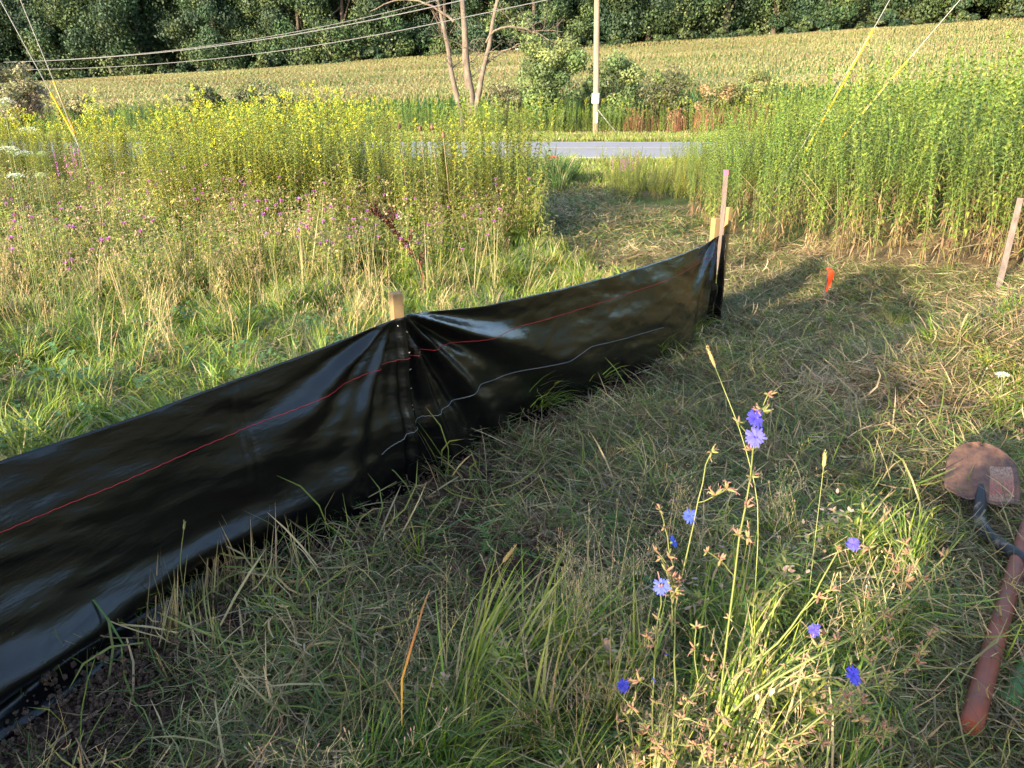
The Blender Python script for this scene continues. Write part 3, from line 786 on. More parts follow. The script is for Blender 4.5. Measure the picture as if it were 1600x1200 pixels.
# undergrowth at the foot of the wood
um, C = crown_mesh('crown', 2.6, 2.2, 2.2, 1.6, 26, 3200, .22, WOODC + [(.09, .12, .05)], 321, low=-.7)
ut = trunk_mesh(1.6, .09, C, 322)
for x, y0 in [(x, 101) for x in np.arange(-78, 82, 3.0)] + [(x, 106.5) for x in np.arange(-80, 84, 3.2)] + [(x, 113) for x in np.arange(-82, 86, 3.4)]:
    y = y0 + rng.normal(0, .5); xx = x + rng.normal(0, .6)
    o = link('wood_edge_bush', ut); s_ = rng.uniform(.6, 1.15); o.location = (xx, y, float(g(xx, y)) - .1); o.scale = (s_, s_, s_); o.rotation_euler = (0, 0, rng.uniform(0, 6.28))
    link('crown', um, o); tag(o, 'dark leafy bush at the foot of the wood behind the corn', 'bush', 'bushes along the foot of the wood')

def shrub(x, y, rx, ry, h, cols, label, seed, nleaf=5000, size=.09, name='roadside_shrub', nblob=34, mat=VEG_FAR, low=-.85, tm=BARK, group=None):
    cm, C = crown_mesh('crown', rx, ry, h * .5, h * .52, nblob, nleaf, size, cols, seed, mat, low)
    o = link(name, trunk_mesh(h * .6, .03 + h * .012, C, seed + 1, tm, 12)); o.location = (x, y, float(g(x, y)) - .02)
    link('crown', cm, o); tag(o, label, 'shrub', group); return o
SG = [(.11, .155, .05), (.085, .13, .045), (.15, .18, .065), (.065, .10, .04)]
shrub(2.1, 42.0, 2.0, 1.3, 5.3, SG, 'tall leafy shrub left of the pole with the white plate', 401, 13000, .085)
shrub(5.3, 43.5, 2.0, 1.3, 4.3, SG + [(.2, .2, .08)], 'broad green shrub behind the pole with the white plate', 403, 10000, .085)
shrub(-.3, 43.0, 1.4, 1.1, 2.9, [(.13, .13, .07), (.10, .12, .05)], 'low grey-green shrub between the bare tree and the tall shrub', 405, 3500, .07)
shrub(8.0, 42.2, 1.7, 1.1, 3.2, [(.075, .085, .045), (.10, .10, .05), (.12, .15, .05)], 'dark leafy shrub right of the pole with the white plate', 407, 4500, .08)
shrub(10.2, 42.0, 1.7, 1.1, 2.6, [(.16, .17, .06), (.12, .14, .05), (.22, .15, .08)], 'yellowish shrub with reddish twigs near the right goldenrod', 409, 4500, .07)
shrub(12.6, 42.3, 1.7, 1.1, 3.0, [(.19, .19, .06), (.12, .15, .05)], 'olive shrub furthest to the right beside the road', 411, 4500, .07)
shrub(-16.2, 42.5, 1.7, 1.1, 2.9, [(.085, .10, .05), (.11, .13, .055)], 'round dark shrub at the left edge of the corn', 413, 4500, .08)
shrub(-13.2, 42.5, 2.1, 1.1, 2.8, [(.08, .10, .05), (.14, .15, .06)], 'wide dark shrub at the foot of the corn, second from the left', 415, 5000, .08)
shrub(-10.4, 42.7, .9, .9, 1.8, [(.10, .10, .055), (.12, .14, .055)], 'small dark shrub at the foot of the corn, third from the left', 417, 2600, .07)
shrub(-25.3, 42.0, 1.5, 1.2, 4.0, [(.26, .20, .15), (.20, .17, .10), (.15, .15, .08)], 'tall brownish shrub beside the dark pole', 419, 6500, .08)
shrub(-22.8, 43.0, 1.9, 1.2, 2.4, [(.24, .19, .13), (.16, .16, .08)], 'low brownish shrub right of the dark pole', 421, 5000, .08)
# russet weeds under the right shrubs
def russet(seed, h=1.1):
    r = np.random.default_rng(seed); b = MB()
    for k in range(26):
        a = r.uniform(0, 6.28); rr = .45 * math.sqrt(r.random())
        c = np.array([(.30, .12, .07), (.24, .11, .07), (.34, .19, .12)][r.integers(3)])
        blade(b, (rr * math.cos(a), rr * math.sin(a), 0), r.uniform(0, 6.28), h * r.uniform(.6, 1.1), .022, r.uniform(0, .2), r.uniform(0, .3), c, seg=4)
        for q in range(5):
            lance(b, (rr * math.cos(a) + r.normal(0, .05), rr * math.sin(a) + r.normal(0, .05), h * r.uniform(.3, 1)), r.normal(0, 1, 3), (0, .1, 1), .09, .035, c * r.uniform(.8, 1.4), .3)
    return b.mesh('russet', VEG)
RM = [russet(1), russet(2)]
for i in range(16):
    x = 6.0 + i * .5 + rng.normal(0, .5); y = 40.2 + rng.normal(0, .5)
    o = link('russet_weed', RM[i % 2]); o.location = (x, y, float(g(x, y))); o.scale = (1, 1, rng.uniform(.7, 1.2)); o.rotation_euler = (0, 0, rng.uniform(0, 6.28))
    tag(o, 'reddish brown dock-like weed at the edge of the far verge', 'weed', 'reddish weeds right of the pole')

# bare multi-stemmed tree across the road
def bare_tree():
    t = empty('bare_tree', (-2.1, 43.6, -1.0)); tag(t, 'nearly leafless tree with three pale trunks standing across the road', 'tree')
    r = np.random.default_rng(5)
    def limb(pts_, r0, r1, name='trunk', depth=2):
        p = np.array(pts_, float); n = 14
        u = np.linspace(0, 1, n); uu = np.linspace(0, 1, len(p))
        q = np.stack([np.interp(u, uu, p[:, i]) for i in range(3)], 1)
        q[1:-1] = (q[:-2] + q[1:-1] * 2 + q[2:]) / 4; q[1:-1] += r.normal(0, .03, (n - 2, 3))
        b = MB(); b.tube(q, r0 + (r1 - r0) * u, (.4, .3, .25), 9)
        o = b.build(name, PALEBARK, t); tw = MB()
        def twig(a, d, L0, rad, k):
            m = 6; pp = [a]
            for i in range(m):
                d = unit(d + r.normal(0, .22, 3) + np.array((0, 0, .02))); pp.append(pp[-1] + d * L0 / m)
            tw.tube(np.array(pp), rad * np.linspace(1, .35, m + 1), (.4, .3, .25), 4, cap=False)
            if k > 0:
                for i in range(4 if k > 1 else 3):
                    j = r.integers(1, m + 1); twig(pp[j], unit(d + r.normal(0, .8, 3)), L0 * r.uniform(.35, .6), rad * .5, k - 1)
        for i in range(depth * 4):
            j = r.integers(5, n); twig(q[j], unit(np.array((r.normal(0, 1), r.normal(0, .7), r.uniform(-.1, .8)))), r.uniform(1.0, 2.6), .028, 2)
        tw.build('branch', PALEBARK, t)
    limb([(0, 0, -.3), (-.05, 0, 1.2), (-.22, 0, 3), (-.35, .1, 5), (-.5, .1, 7.2), (-.3, 0, 9.5)], .30, .07)
    limb([(-.35, .1, -.3), (-.6, .1, 1), (-1.05, 0, 2.8), (-1.3, 0, 4.8), (-1.75, .1, 6.8), (-2.3, .3, 9)], .19, .05)
    limb([(.05, 0, .9), (.35, -.1, 2.1), (.75, -.1, 3.9), (1.15, -.1, 5.6), (1.5, 0, 7.5), (1.4, 0, 9)], .17, .05)
    limb([(.75, -.1, 4.6), (1.3, -.3, 5.3), (2.4, -.4, 5.4), (3.4, -.5, 5.0), (4.4, -.5, 4.5), (5.0, -.5, 4.7)], .06, .02, 'limb', 1)
    limb([(.7, 0, 3.6), (1.4, .2, 4.1), (2.6, .2, 4.6), (3.8, .3, 4.5)], .05, .018, 'limb', 1)
    limb([(-.9, 0, 5.6), (-1.8, 0, 6.2), (-2.8, .1, 6.6), (-4.0, .2, 6.6), (-5.2, .3, 6.1)], .07, .02, 'limb', 1)
    lm, _ = crown_mesh('sparse_leaves', 1.6, 1.0, .9, 0, 14, 700, .07, [(.11, .15, .05)], 77)
    o = link('foliage', lm, t); o.location = (1.8, .2, 5.7)
bare_tree()

# leafy shade casters added unseen behind the viewpoint, to shadow the cut grass
OC = [(.08, .13, .04), (.10, .15, .05), (.06, .10, .035)]
def sunpos(nn, s_): return (nn * .788 + s_ * .616, -nn * .616 + s_ * .788)
x, y = sunpos(-1.55, -3.0); shrub(x, y, 1.05, .8, 2.90, OC, 'large round leafy shade caster added unseen behind the viewpoint nearest the fence', 501, 22000, .055, 'round_shade_caster', 60, VEG)
x, y = sunpos(-2.85, -3.0); shrub(x, y, .55, .8, 2.30, OC, 'smaller round leafy shade caster added unseen behind the viewpoint beyond the larger one', 503, 14000, .05, 'round_shade_caster', 60, VEG)
x, y = sunpos(0.02, -1.6); shrub(x, y, .22, .3, 1.75, OC, 'narrow upright leafy shade caster added in place of the person at the camera', 505, 7000, .05, 'upright_shade_caster', 40, VEG)  # leafy column added to cast the shadow of the person at the camera

# ------------------------------------------------------------------ poles, guys, cables
def pole(name, x, y, z1, r, lean, mat, label, plate=False):
    z0 = float(g(x, y)); t = empty(name, (x, y, z0)); tag(t, label, 'pole')
    zz = np.linspace(-.5, z1 - z0, 12)
    b = MB(); b.tube(np.stack([lean * zz, zz * 0, zz], 1), r * (1.05 - .25 * (zz - zz[0]) / (zz[-1] - zz[0])), (.4, .3, .2), 16)
    b.build('pole_shaft', mat, t)
    if plate:
        b = MB(); b.box((-.10, -r - .03, 1.62), .34, .04, .46, (.7, .7, .7)); b.build('plate', WHITEPLATE, t, smooth=False)
        b = MB(); b.tube([(.05, -r, 1.1), (.6, -.3, .45), (1.1, -.4, -.05)], .02, (.6, .6, .6)); b.build('ground_wire', STEELCABLE, t)
        b = MB(); b.box((0, -r - .012, .75), .10, .02, .5, (.7, .7, .7)); b.build('cable_guard', WHITEPLATE, t, smooth=False)
    return t
pole('utility_pole', 4.05, 39.0, 10.5, .14, -.030, POLE, 'pale wooden utility pole with a white plate across the road', True)
pole('utility_pole', -26.6, 40.3, 4.6, .24, -.055, DPOLE, 'dark brown pole at the left edge carrying the two cables')

def guy(pA, pB, anchor, r, gr, label, k=1.0, gl=2.0):
    pA, pB, anchor = [(p[0] * k, p[1] * k, 1.5 + (p[2] - 1.5) * k) for p in (pA, pB, anchor)]
    t = empty('guy_wire', anchor); tag(t, label, 'guy wire', 'guy wires with yellow guards')
    A, B, C = [np.array(p, float) - np.array(anchor, float) for p in (pA, pB, anchor)]
    d = unit(A - B); top = A + d * 6
    b = MB(); b.tube([C, B, A, top], r, (.5, .5, .5), 6); b.build('cable', STEELCABLE, t)
    b = MB(); lo = B - d * gl; b.tube([lo, (B + lo) / 2, B], gr, (.8, .6, .1), 8); b.build('yellow_guard', YELLOW, t)
def ext(p, q, z):   # carry the line p->q on down to height z
    p = np.array(p); q = np.array(q); k = (z - p[2]) / (q[2] - p[2]); return tuple(p + (q - p) * k)
guy((4.72, 10.686, 2.504), (4.567, 10.666, 2.175), ext((4.567, 10.666, 2.175), (3.85, 10.483, .875), -.35), .006, .017, 'steel guy wire in a yellow guard, left one in the tall goldenrod', 1.22)
guy((5.6, 10.686, 2.504), (5.15, 10.845, 1.807), ext((5.15, 10.845, 1.807), (4.417, 11.049, .673), -.35), .006, .017, 'steel guy wire in a yellow guard, right one in the tall goldenrod', 1.2)
guy((-8.4, 14.026, 2.817), (-8.156, 14.519, 1.40), ext((-8.156, 14.519, 1.6), (-8.085, 14.782, .897), -.5), .008, .018, 'pale guy wire with a short yellow guard, lower left one', gl=.8)
guy((-8.064, 14.026, 2.817), (-8.055, 14.511, 1.579), ext((-8.055, 14.511, 1.579), (-7.957, 14.677, .625), -.5), .008, .018, 'pale guy wire with a long yellow guard, beside the short one', gl=1.0)

def cable(P, r, label, grp='overhead cables'):
    P = np.array(P, float); k = np.linspace(0, 1, len(P)); u = np.linspace(0, 1, 40)
    q = np.stack([np.polyval(np.polyfit(k, P[:, i], 3), u) for i in range(3)], 1)
    b = MB(); b.tube(q, r, (.5, .5, .5), 6); o = b.build('overhead_cable', CABLE); tag(o, label, 'cable', grp)
def pf(px, py, F):   # world point seen in that direction (photo survey), F metres in front of the lens
    dx, dy = px - 800, 600 - py; P_ = R(21.2)
    return (dx / 1200 * F, (math.cos(P_) + dy / 1200 * math.sin(P_)) * F, 1.5 + (-math.sin(P_) + dy / 1200 * math.cos(P_)) * F)
cable([pf(6, 97, 40), pf(200, 88, 34), pf(400, 62, 29), pf(540, 38, 26), pf(765, -6, 21), pf(900, -38, 18)], .016, 'upper thick overhead cable crossing before the wood')
cable([pf(6, 97, 40), pf(200, 87, 34), pf(400, 59, 29), pf(540, 33, 26), pf(740, -12, 21), pf(860, -45, 18)], .010, 'thin overhead cable running just above the thick one')
cable([pf(6, 109, 40), pf(200, 103, 34), pf(400, 84, 29), pf(540, 62, 26), pf(800, 14, 21), pf(1000, -30, 17)], .013, 'lower overhead cable crossing before the bare tree')

# ------------------------------------------------------------------ silt fence
DS, DT = np.array((.54, .84)), np.array((.84, -.54))
def st_of(p): return p[:, :2] @ DS, p[:, :2] @ DT
TOP = np.array([(-3.2, -1.2, .70), (-2.2, .30, .68), (-1.271, 1.71, .636), (-1.158, 1.856, .634), (-1.027, 2.025, .638), (-.755, 2.376, .655), (-.589, 2.591, .665), (-.439, 2.784, .682),
                (-.412, 2.825, .692), (-.35, 2.93, .667), (-.264, 3.061, .637), (-.113, 3.296, .593), (.228, 3.828, .535), (.643, 4.473, .470), (1.082, 5.156, .425), (1.40, 5.65, .405), (1.60, 5.96, .425)])
bs, bt = st_of(FB); ts, tt = st_of(TOP)
S1 = float(np.dot((-.42, 2.80), DS)); S2 = float(np.dot((1.60, 5.96), DS))
def fsurf(s, v):
    """fabric point at run s, v = 0 foot .. 1 top edge"""
    s = np.asarray(s, float); v = np.asarray(v, float)
    sb = np.interp(s, bs, bt); k = 0
    for d in (-.12, -.06, .06, .12): k = k + np.interp(s + d, bs, bt)
    sb = (sb + k) / 5
    st = np.interp(s, ts, tt)
    xb = s * DS[0] + sb * DT[0]; yb = s * DS[1] + sb * DT[1]
    zb = g(xb, yb) - .04; zt = np.interp(s, ts, TOP[:, 2])
    z = zb + (zt - zb) * v
    t = sb + (st - sb) * v ** .85
    depth = zt - z
    # fold fans that hang from the stakes
    def fan(s0, z0, sgn, amp, kf, ph, reach):
        ds = (s - s0) * sgn; dz = z0 - z; r = np.hypot(ds, dz) + 1e-6; a = np.arctan2(dz, np.maximum(ds, 0) + 1e-6)
        w = np.where(ds > 0, 1, 0) * ss(0, .22, r) * np.exp(-(r / reach) ** 2) * ss(.06, .25, a) * ss(0, .04, ds)
        return amp * w * (np.sin(kf * a + ph + .8 * np.sin(2 * a)) + .45 * np.sin(kf * 1.9 * a + ph * 2))
    t = t + fan(S1 + .02, .70, 1, .027, 15, 1.0, 1.25) + fan(S1 - .02, .69, -1, .016, 12, 2.2, .7)
    t = t + fan(S2, .43, -1, .022, 13, .5, .9)
    # slack belly and long soft waves
    t = t + .035 * np.sin(np.clip((s - S1) / (S2 - S1), 0, 1) * math.pi) * np.sin(v * math.pi)
    t = t + .03 * np.sin(v * math.pi) * ss(0, .6, S1 - s)
    t = t + .042 * np.exp(-((v - .34 + .05 * (S1 - s)) / .075) ** 2) * ss(.1, .9, S1 - s) - .045 * np.exp(-((v - .17 + .02 * (S1 - s)) / .05) ** 2) * ss(.5, 1.3, S1 - s)
    t = t + .034 * np.exp(-((v - .09) / .035) ** 2) * ss(.6, 1.3, S1 - s)
    t = t + .020 * (fbm(s * 2.0 + z * 2, z * 5.5 + 3, 41, 3) - .45) * 2 + .011 * (fbm(s * 7 + z * 5, z * 17, 43, 3) - .4)
    t = t + .012 * np.sin(z * 46 + s * 9 + 3 * fbm(s * 1.7, z * 3, 49, 2)) * (1 - ss(.12, .42, v)) * ss(.3, 1.2, S1 - s)
    for k_ in (-.735, -.70): t = t - .004 * np.exp(-((s - S1 - k_ + .03 * (1 - v)) / .008) ** 2) * ss(.45, .6, v)
    # ridge over the stake behind
    t = t + .022 * np.exp(-((s - S1 - .01) / .022) ** 4)
    # crumples at the foot
    t = t + .02 * (fbm(s * 5, z * 9, 47, 2) - .4) * (1 - ss(0, .3, v))
    return np.stack([s * DS[0] + t * DT[0], s * DS[1] + t * DT[1], z], -1)

def fabric_material():
    m, nt, out = newmat('black_woven_plastic'); N = nt.nodes.new; L = nt.links.new
    p = N('ShaderNodeBsdfPrincipled'); L(p.outputs[0], out.inputs[0])
    at = N('ShaderNodeAttribute'); at.attribute_name = 'Col'
    def noise(sc, detail=3, r=.6):
        mp = N('ShaderNodeMapping'); mp.inputs['Scale'].default_value = sc; L(at.outputs['Vector'], mp.inputs[0])
        n = N('ShaderNodeTexNoise'); n.inputs['Scale'].default_value = 1; n.inputs['Detail'].default_value = detail; n.inputs['Roughness'].default_value = r
        L(mp.outputs[0], n.inputs['Vector']); return n.outputs['Fac']
    slub = noise((26, 170, 1), 4, .7); soft = noise((7, 22, 1), 3); dust = noise((3, 3, 1), 6, .7)
    # the weave itself
    mpw = N('ShaderNodeMapping'); mpw.inputs['Scale'].default_value = (330, 330, 1); L(at.outputs['Vector'], mpw.inputs[0])
    wv = N('ShaderNodeTexChecker'); wv.inputs['Scale'].default_value = 1; L(mpw.outputs[0], wv.inputs['Vector'])
    a1 = N('ShaderNodeMath'); a1.operation = 'MULTIPLY_ADD'; a1.inputs[1].default_value = .8; L(slub, a1.inputs[0])
    a0 = N('ShaderNodeMath'); a0.operation = 'MULTIPLY'; a0.inputs[1].default_value = .16; L(wv.outputs['Fac'], a0.inputs[0]); L(a0.outputs[0], a1.inputs[2])
    b1 = N('ShaderNodeBump'); b1.inputs['Strength'].default_value = .42; b1.inputs['Distance'].default_value = .0022; L(a1.outputs[0], b1.inputs['Height'])
    b2 = N('ShaderNodeBump'); b2.inputs['Strength'].default_value = .4; b2.inputs['Distance'].default_value = .008; L(soft, b2.inputs['Height']); L(b1.outputs[0], b2.inputs['Normal'])
    L(b2.outputs[0], p.inputs['Normal'])
    mx = N('ShaderNodeMix'); mx.data_type = 'RGBA'; mx.inputs[6].default_value = (.0022, .0024, .0032, 1); mx.inputs[7].default_value = (.006, .005, .0048, 1)
    mr = N('ShaderNodeMapRange'); mr.inputs[1].default_value = .42; mr.inputs[2].default_value = .75; L(dust, mr.inputs[0]); L(mr.outputs[0], mx.inputs[0])
    L(mx.outputs[2], p.inputs['Base Color'])
    rr = N('ShaderNodeMapRange'); rr.inputs[3].default_value = .10; rr.inputs[4].default_value = .20; L(dust, rr.inputs[0]); L(rr.outputs[0], p.inputs['Roughness'])
    p.inputs['Specular IOR Level'].default_value = .55
    return m

def silt_fence():
    root = empty('silt_fence', (-.42, 2.83, float(g(-.42, 2.83))))
    tag(root, 'long black woven plastic silt fence stapled to wooden stakes across the meadow', 'silt fence')
    off = np.array(root.location)
    sv = np.concatenate([np.linspace(-1.0, 1.2, 150)[:-1], np.linspace(1.2, S2, 520)]); vv = np.linspace(0, 1, 84)
    Sg, Vg = np.meshgrid(sv, vv)
    Pn = fsurf(Sg, Vg) - off
    ns = len(sv)
    i = (np.arange(len(vv) - 1)[:, None] * ns + np.arange(ns - 1)[None, :]).ravel()
    C = np.stack([Sg, Pn[..., 2] + .3, Sg * 0], -1).reshape(-1, 3)
    b = MB(); b.add(Pn.reshape(-1, 3), np.stack([i, i + 1, i + ns + 1, i + ns], 1), C)
    FAB = fabric_material()
    fab = b.build('fabric', FAB, root)
    so_ = fab.modifiers.new('thick', 'SOLIDIFY'); so_.thickness = .0015; so_.offset = -1
    # second roll, turned away behind the far stake
    q0 = fsurf(np.array([S2]), np.array([1.0]))[0]
    n1, n2 = 40, 40
    U, W = np.meshgrid(np.linspace(0, 1, n1), np.linspace(0, 1, n2))
    X0 = np.interp(U, [0, .12, .35, 1], [1.605, 1.66, 1.70, 1.86]); Y0 = np.interp(U, [0, .12, .35, 1], [5.955, 5.90, 6.1, 6.72])
    zt = np.interp(U, [0, .1, .35, 1], [.425, .45, .44, .50]) - .03 * np.sin(U * math.pi)
    zb = g(X0, Y0) - .04
    Z0 = zb + (zt - zb) * W
    wr = .014 * np.sin(U * 17 + W * 2) * (.4 + W) + .02 * (fbm(U * 5, W * 4, 71, 2) - .4)
    Pn = np.stack([X0 + wr, Y0 - wr * .3, Z0], -1) - off
    i = (np.arange(n2 - 1)[:, None] * n1 + np.arange(n1 - 1)[None, :]).ravel()
    b = MB(); b.add(Pn.reshape(-1, 3), np.stack([i, i + 1, i + n1 + 1, i + n1], 1), np.stack([U + 6, Z0, U * 0], -1).reshape(-1, 3))
    f2 = b.build('fabric', FAB, root)
    # stakes
    def stake(x, y, ztop, w, lean=(0, 0), rot=.54):
        zb = float(g(x, y)) - .25; L0 = ztop - zb
        M = Matrix.Rotation(rot, 3, 'Z')
        b = MB(); z = np.linspace(0, L0, 6)
        for a, c in ((-1, -1),):
            pass
        ring = np.array([(-1, -1), (1, -1), (1, 1), (-1, 1)], float) * w * .5
        cs = math.cos(rot); sn = math.sin(rot); ring = ring @ np.array([[cs, sn], [-sn, cs]])
        ch = .003
        V = []; lv = [(0, .25), (.12, 1), (L0 - .004, 1), (L0, .88)]
        for zz, k in lv:
            for r_ in ring: V.append((x + r_[0] * k + lean[0] * zz, y + r_[1] * k + lean[1] * zz, zb + zz))
        F = [(a * 4 + j, a * 4 + (j + 1) % 4, a * 4 + 4 + (j + 1) % 4, a * 4 + 4 + j) for a in range(3) for j in range(4)] + [(12, 13, 14, 15)]
        b.add(np.array(V) - off, F, (.5, .35, .2)); return b.build('stake', WOOD, root, smooth=False)
    stake(-.432, 2.865, .765, .040, (-.012, 0))
    stake(1.585, 6.03, .545, .05)
    stake(1.80, 6.50, .56, .036, (.01, 0))
    stake(-2.25, .30, .78, .04)
    # woven-in threads
    def thread(name, sz, r, mat, amp=0.0, n=420):
        s_ = np.linspace(sz[0][0], sz[-1][0], n); zz = np.interp(s_, [a for a, _ in sz], [c for _, c in sz])
        zb_ = fsurf(s_, np.zeros(n))[:, 2]; zt_ = fsurf(s_, np.ones(n))[:, 2]
        v_ = (zz - zb_) / (zt_ - zb_)
        e = 1e-3
        p = fsurf(s_, v_); du = fsurf(s_ + e, v_) - p; dv = fsurf(s_, v_ + e) - p
        nn = np.cross(du, dv); nn /= np.linalg.norm(nn, axis=1)[:, None]
        nn *= np.sign(nn @ np.array((DT[0], DT[1], 0)))[:, None]
        p = p + nn * (r + .0006); p[:, 2] += amp * np.sin(np.arange(n) * 2.2)
        b = MB(); b.tube(p - off, r, (.5, .1, .1), 4); return b.build(name, mat, root)
    zt = lambda s_: float(np.interp(s_, ts, TOP[:, 2]))
    ks = np.linspace(-.6, S2 - .01, 30)
    thread('red_thread', [(k, zt(k) - np.interp(k, [-.6, S1 - 1, S1, S1 + .8, S2], [.16, .16, .155, .135, .11])) for k in ks], .0012, REDTHREAD, .0012)
    W_ = [(S1 - .17, .185), (S1 - .02, .215), (S1 + .10, .245), (S1 + .35, .235), (S1 + .5, .255), (S1 + .62, .235), (S1 + .9, .205), (S1 + 1.2, .17), (S1 + 1.45, .18), (S1 + 1.9, .11), (S1 + 2.4, .05)]
    thread('pale_thread', W_, .0007, WHITETHREAD, .0015)
    for ds, z in ((-.012, .655), (.02, .625), (.018, .545), (.028, .47), (.03, .39), (.034, .315), (.036, .295)):
        s_ = S1 + ds; zb_, zt_ = fsurf(s_, 0.0)[2], fsurf(s_, 1.0)[2]; v_ = (z - zb_) / (zt_ - zb_)
        p = fsurf(s_, v_) - off + np.array((DT[0], DT[1], 0)) * .004
        b = MB(); b.box(p, .011, .0022, .0022, (.8, .8, .8), Matrix.Rotation(rng.normal(1.0, .3), 3, 'Z') @ Matrix.Rotation(rng.normal(0, .4), 3, 'Y')); b.build('staple', STAPLE, root, smooth=False)
silt_fence()

# ------------------------------------------------------------------ survey stakes
def lath(name, p0, p1, w, th, face, label, mat=OLDWOOD, pink=0.0, cat='survey stake'):
    p0 = np.array(p0, float); p1 = np.array(p1, float); base = p0.copy()
    o = empty(name, base); tag(o, label, cat)
    d = unit(p1 - p0); L0 = np.linalg.norm(p1 - p0); sd = unit(np.cross(np.array((math.cos(face), math.sin(face), 0)), d)); fw = np.cross(d, sd)
    def seg(a, c, name_, mt, grow=0):
        V = []
        for zz in (a, c):
            for i, j in ((-1, -1), (1, -1), (1, 1), (-1, 1)): V.append(d * zz + sd * i * (w + grow) * .5 + fw * j * (th + grow) * .5)
        b = MB(); b.add(V, [(0, 1, 5, 4), (1, 2, 6, 5), (2, 3, 7, 6), (3, 0, 4, 7), (4, 5, 6, 7), (3, 2, 1, 0)], (.5, .4, .4)); return b.build(name_, mt, o, smooth=False)
    seg(-.2, L0, 'lath', mat)
    if pink: seg(L0 - pink, L0 + .0015, 'painted_tip', PINK, .003)
    return o
lath('survey_lath', (2.195, 8.05, float(g(2.2, 8.05))), (2.221, 8.48 - .25, .688), .048, .012, math.atan2(-8, -1.4), 'pale lath with a pink painted tip standing behind the far end of the fence', pink=.05)
lath('survey_lath', (3.95, 6.10, float(g(3.95, 6.1))), (4.187, 6.45, .638), .045, .018, math.atan2(-6, -3.4), 'grey wooden lath leaning at the right edge below the goldenrod')
fl = lath('flagged_stake', (2.849, 6.807, float(g(2.85, 6.8))), (2.861, 6.84, -.015), .028, .016, math.atan2(-7, -2.8), 'short wooden stake with a bright orange-red ribbon in the mown grass')
def ribbon():
    b = MB(); z = np.linspace(.335, .13, 14) - 0; t = np.linspace(0, 1, 14)
    for k, (ox, w0) in enumerate(((.004, .042), (.016, .040))):
        p = np.stack([ox + .006 * np.sin(t * 3.0) + .008 * t * k, -.016 - .010 * np.sin(t * 5 + k), .345 - (.205 - .04 * k) * t], 1)
        b.ribbon(p, w0 * (.55 + .45 * np.sin(np.clip(t * 1.3 + .15, 0, 1) * math.pi)), unit((1, .25 * (1 - 2 * k), 0)), (.9, .1, .05))
    b.tube([(-.018, -.012, .35), (.018, -.012, .345), (.018, .012, .345), (-.018, .012, .35), (-.018, -.012, .35)], .009, (.9, .1, .05), 6)
    return b.build('ribbon', RIBBON, fl)
ribbon()

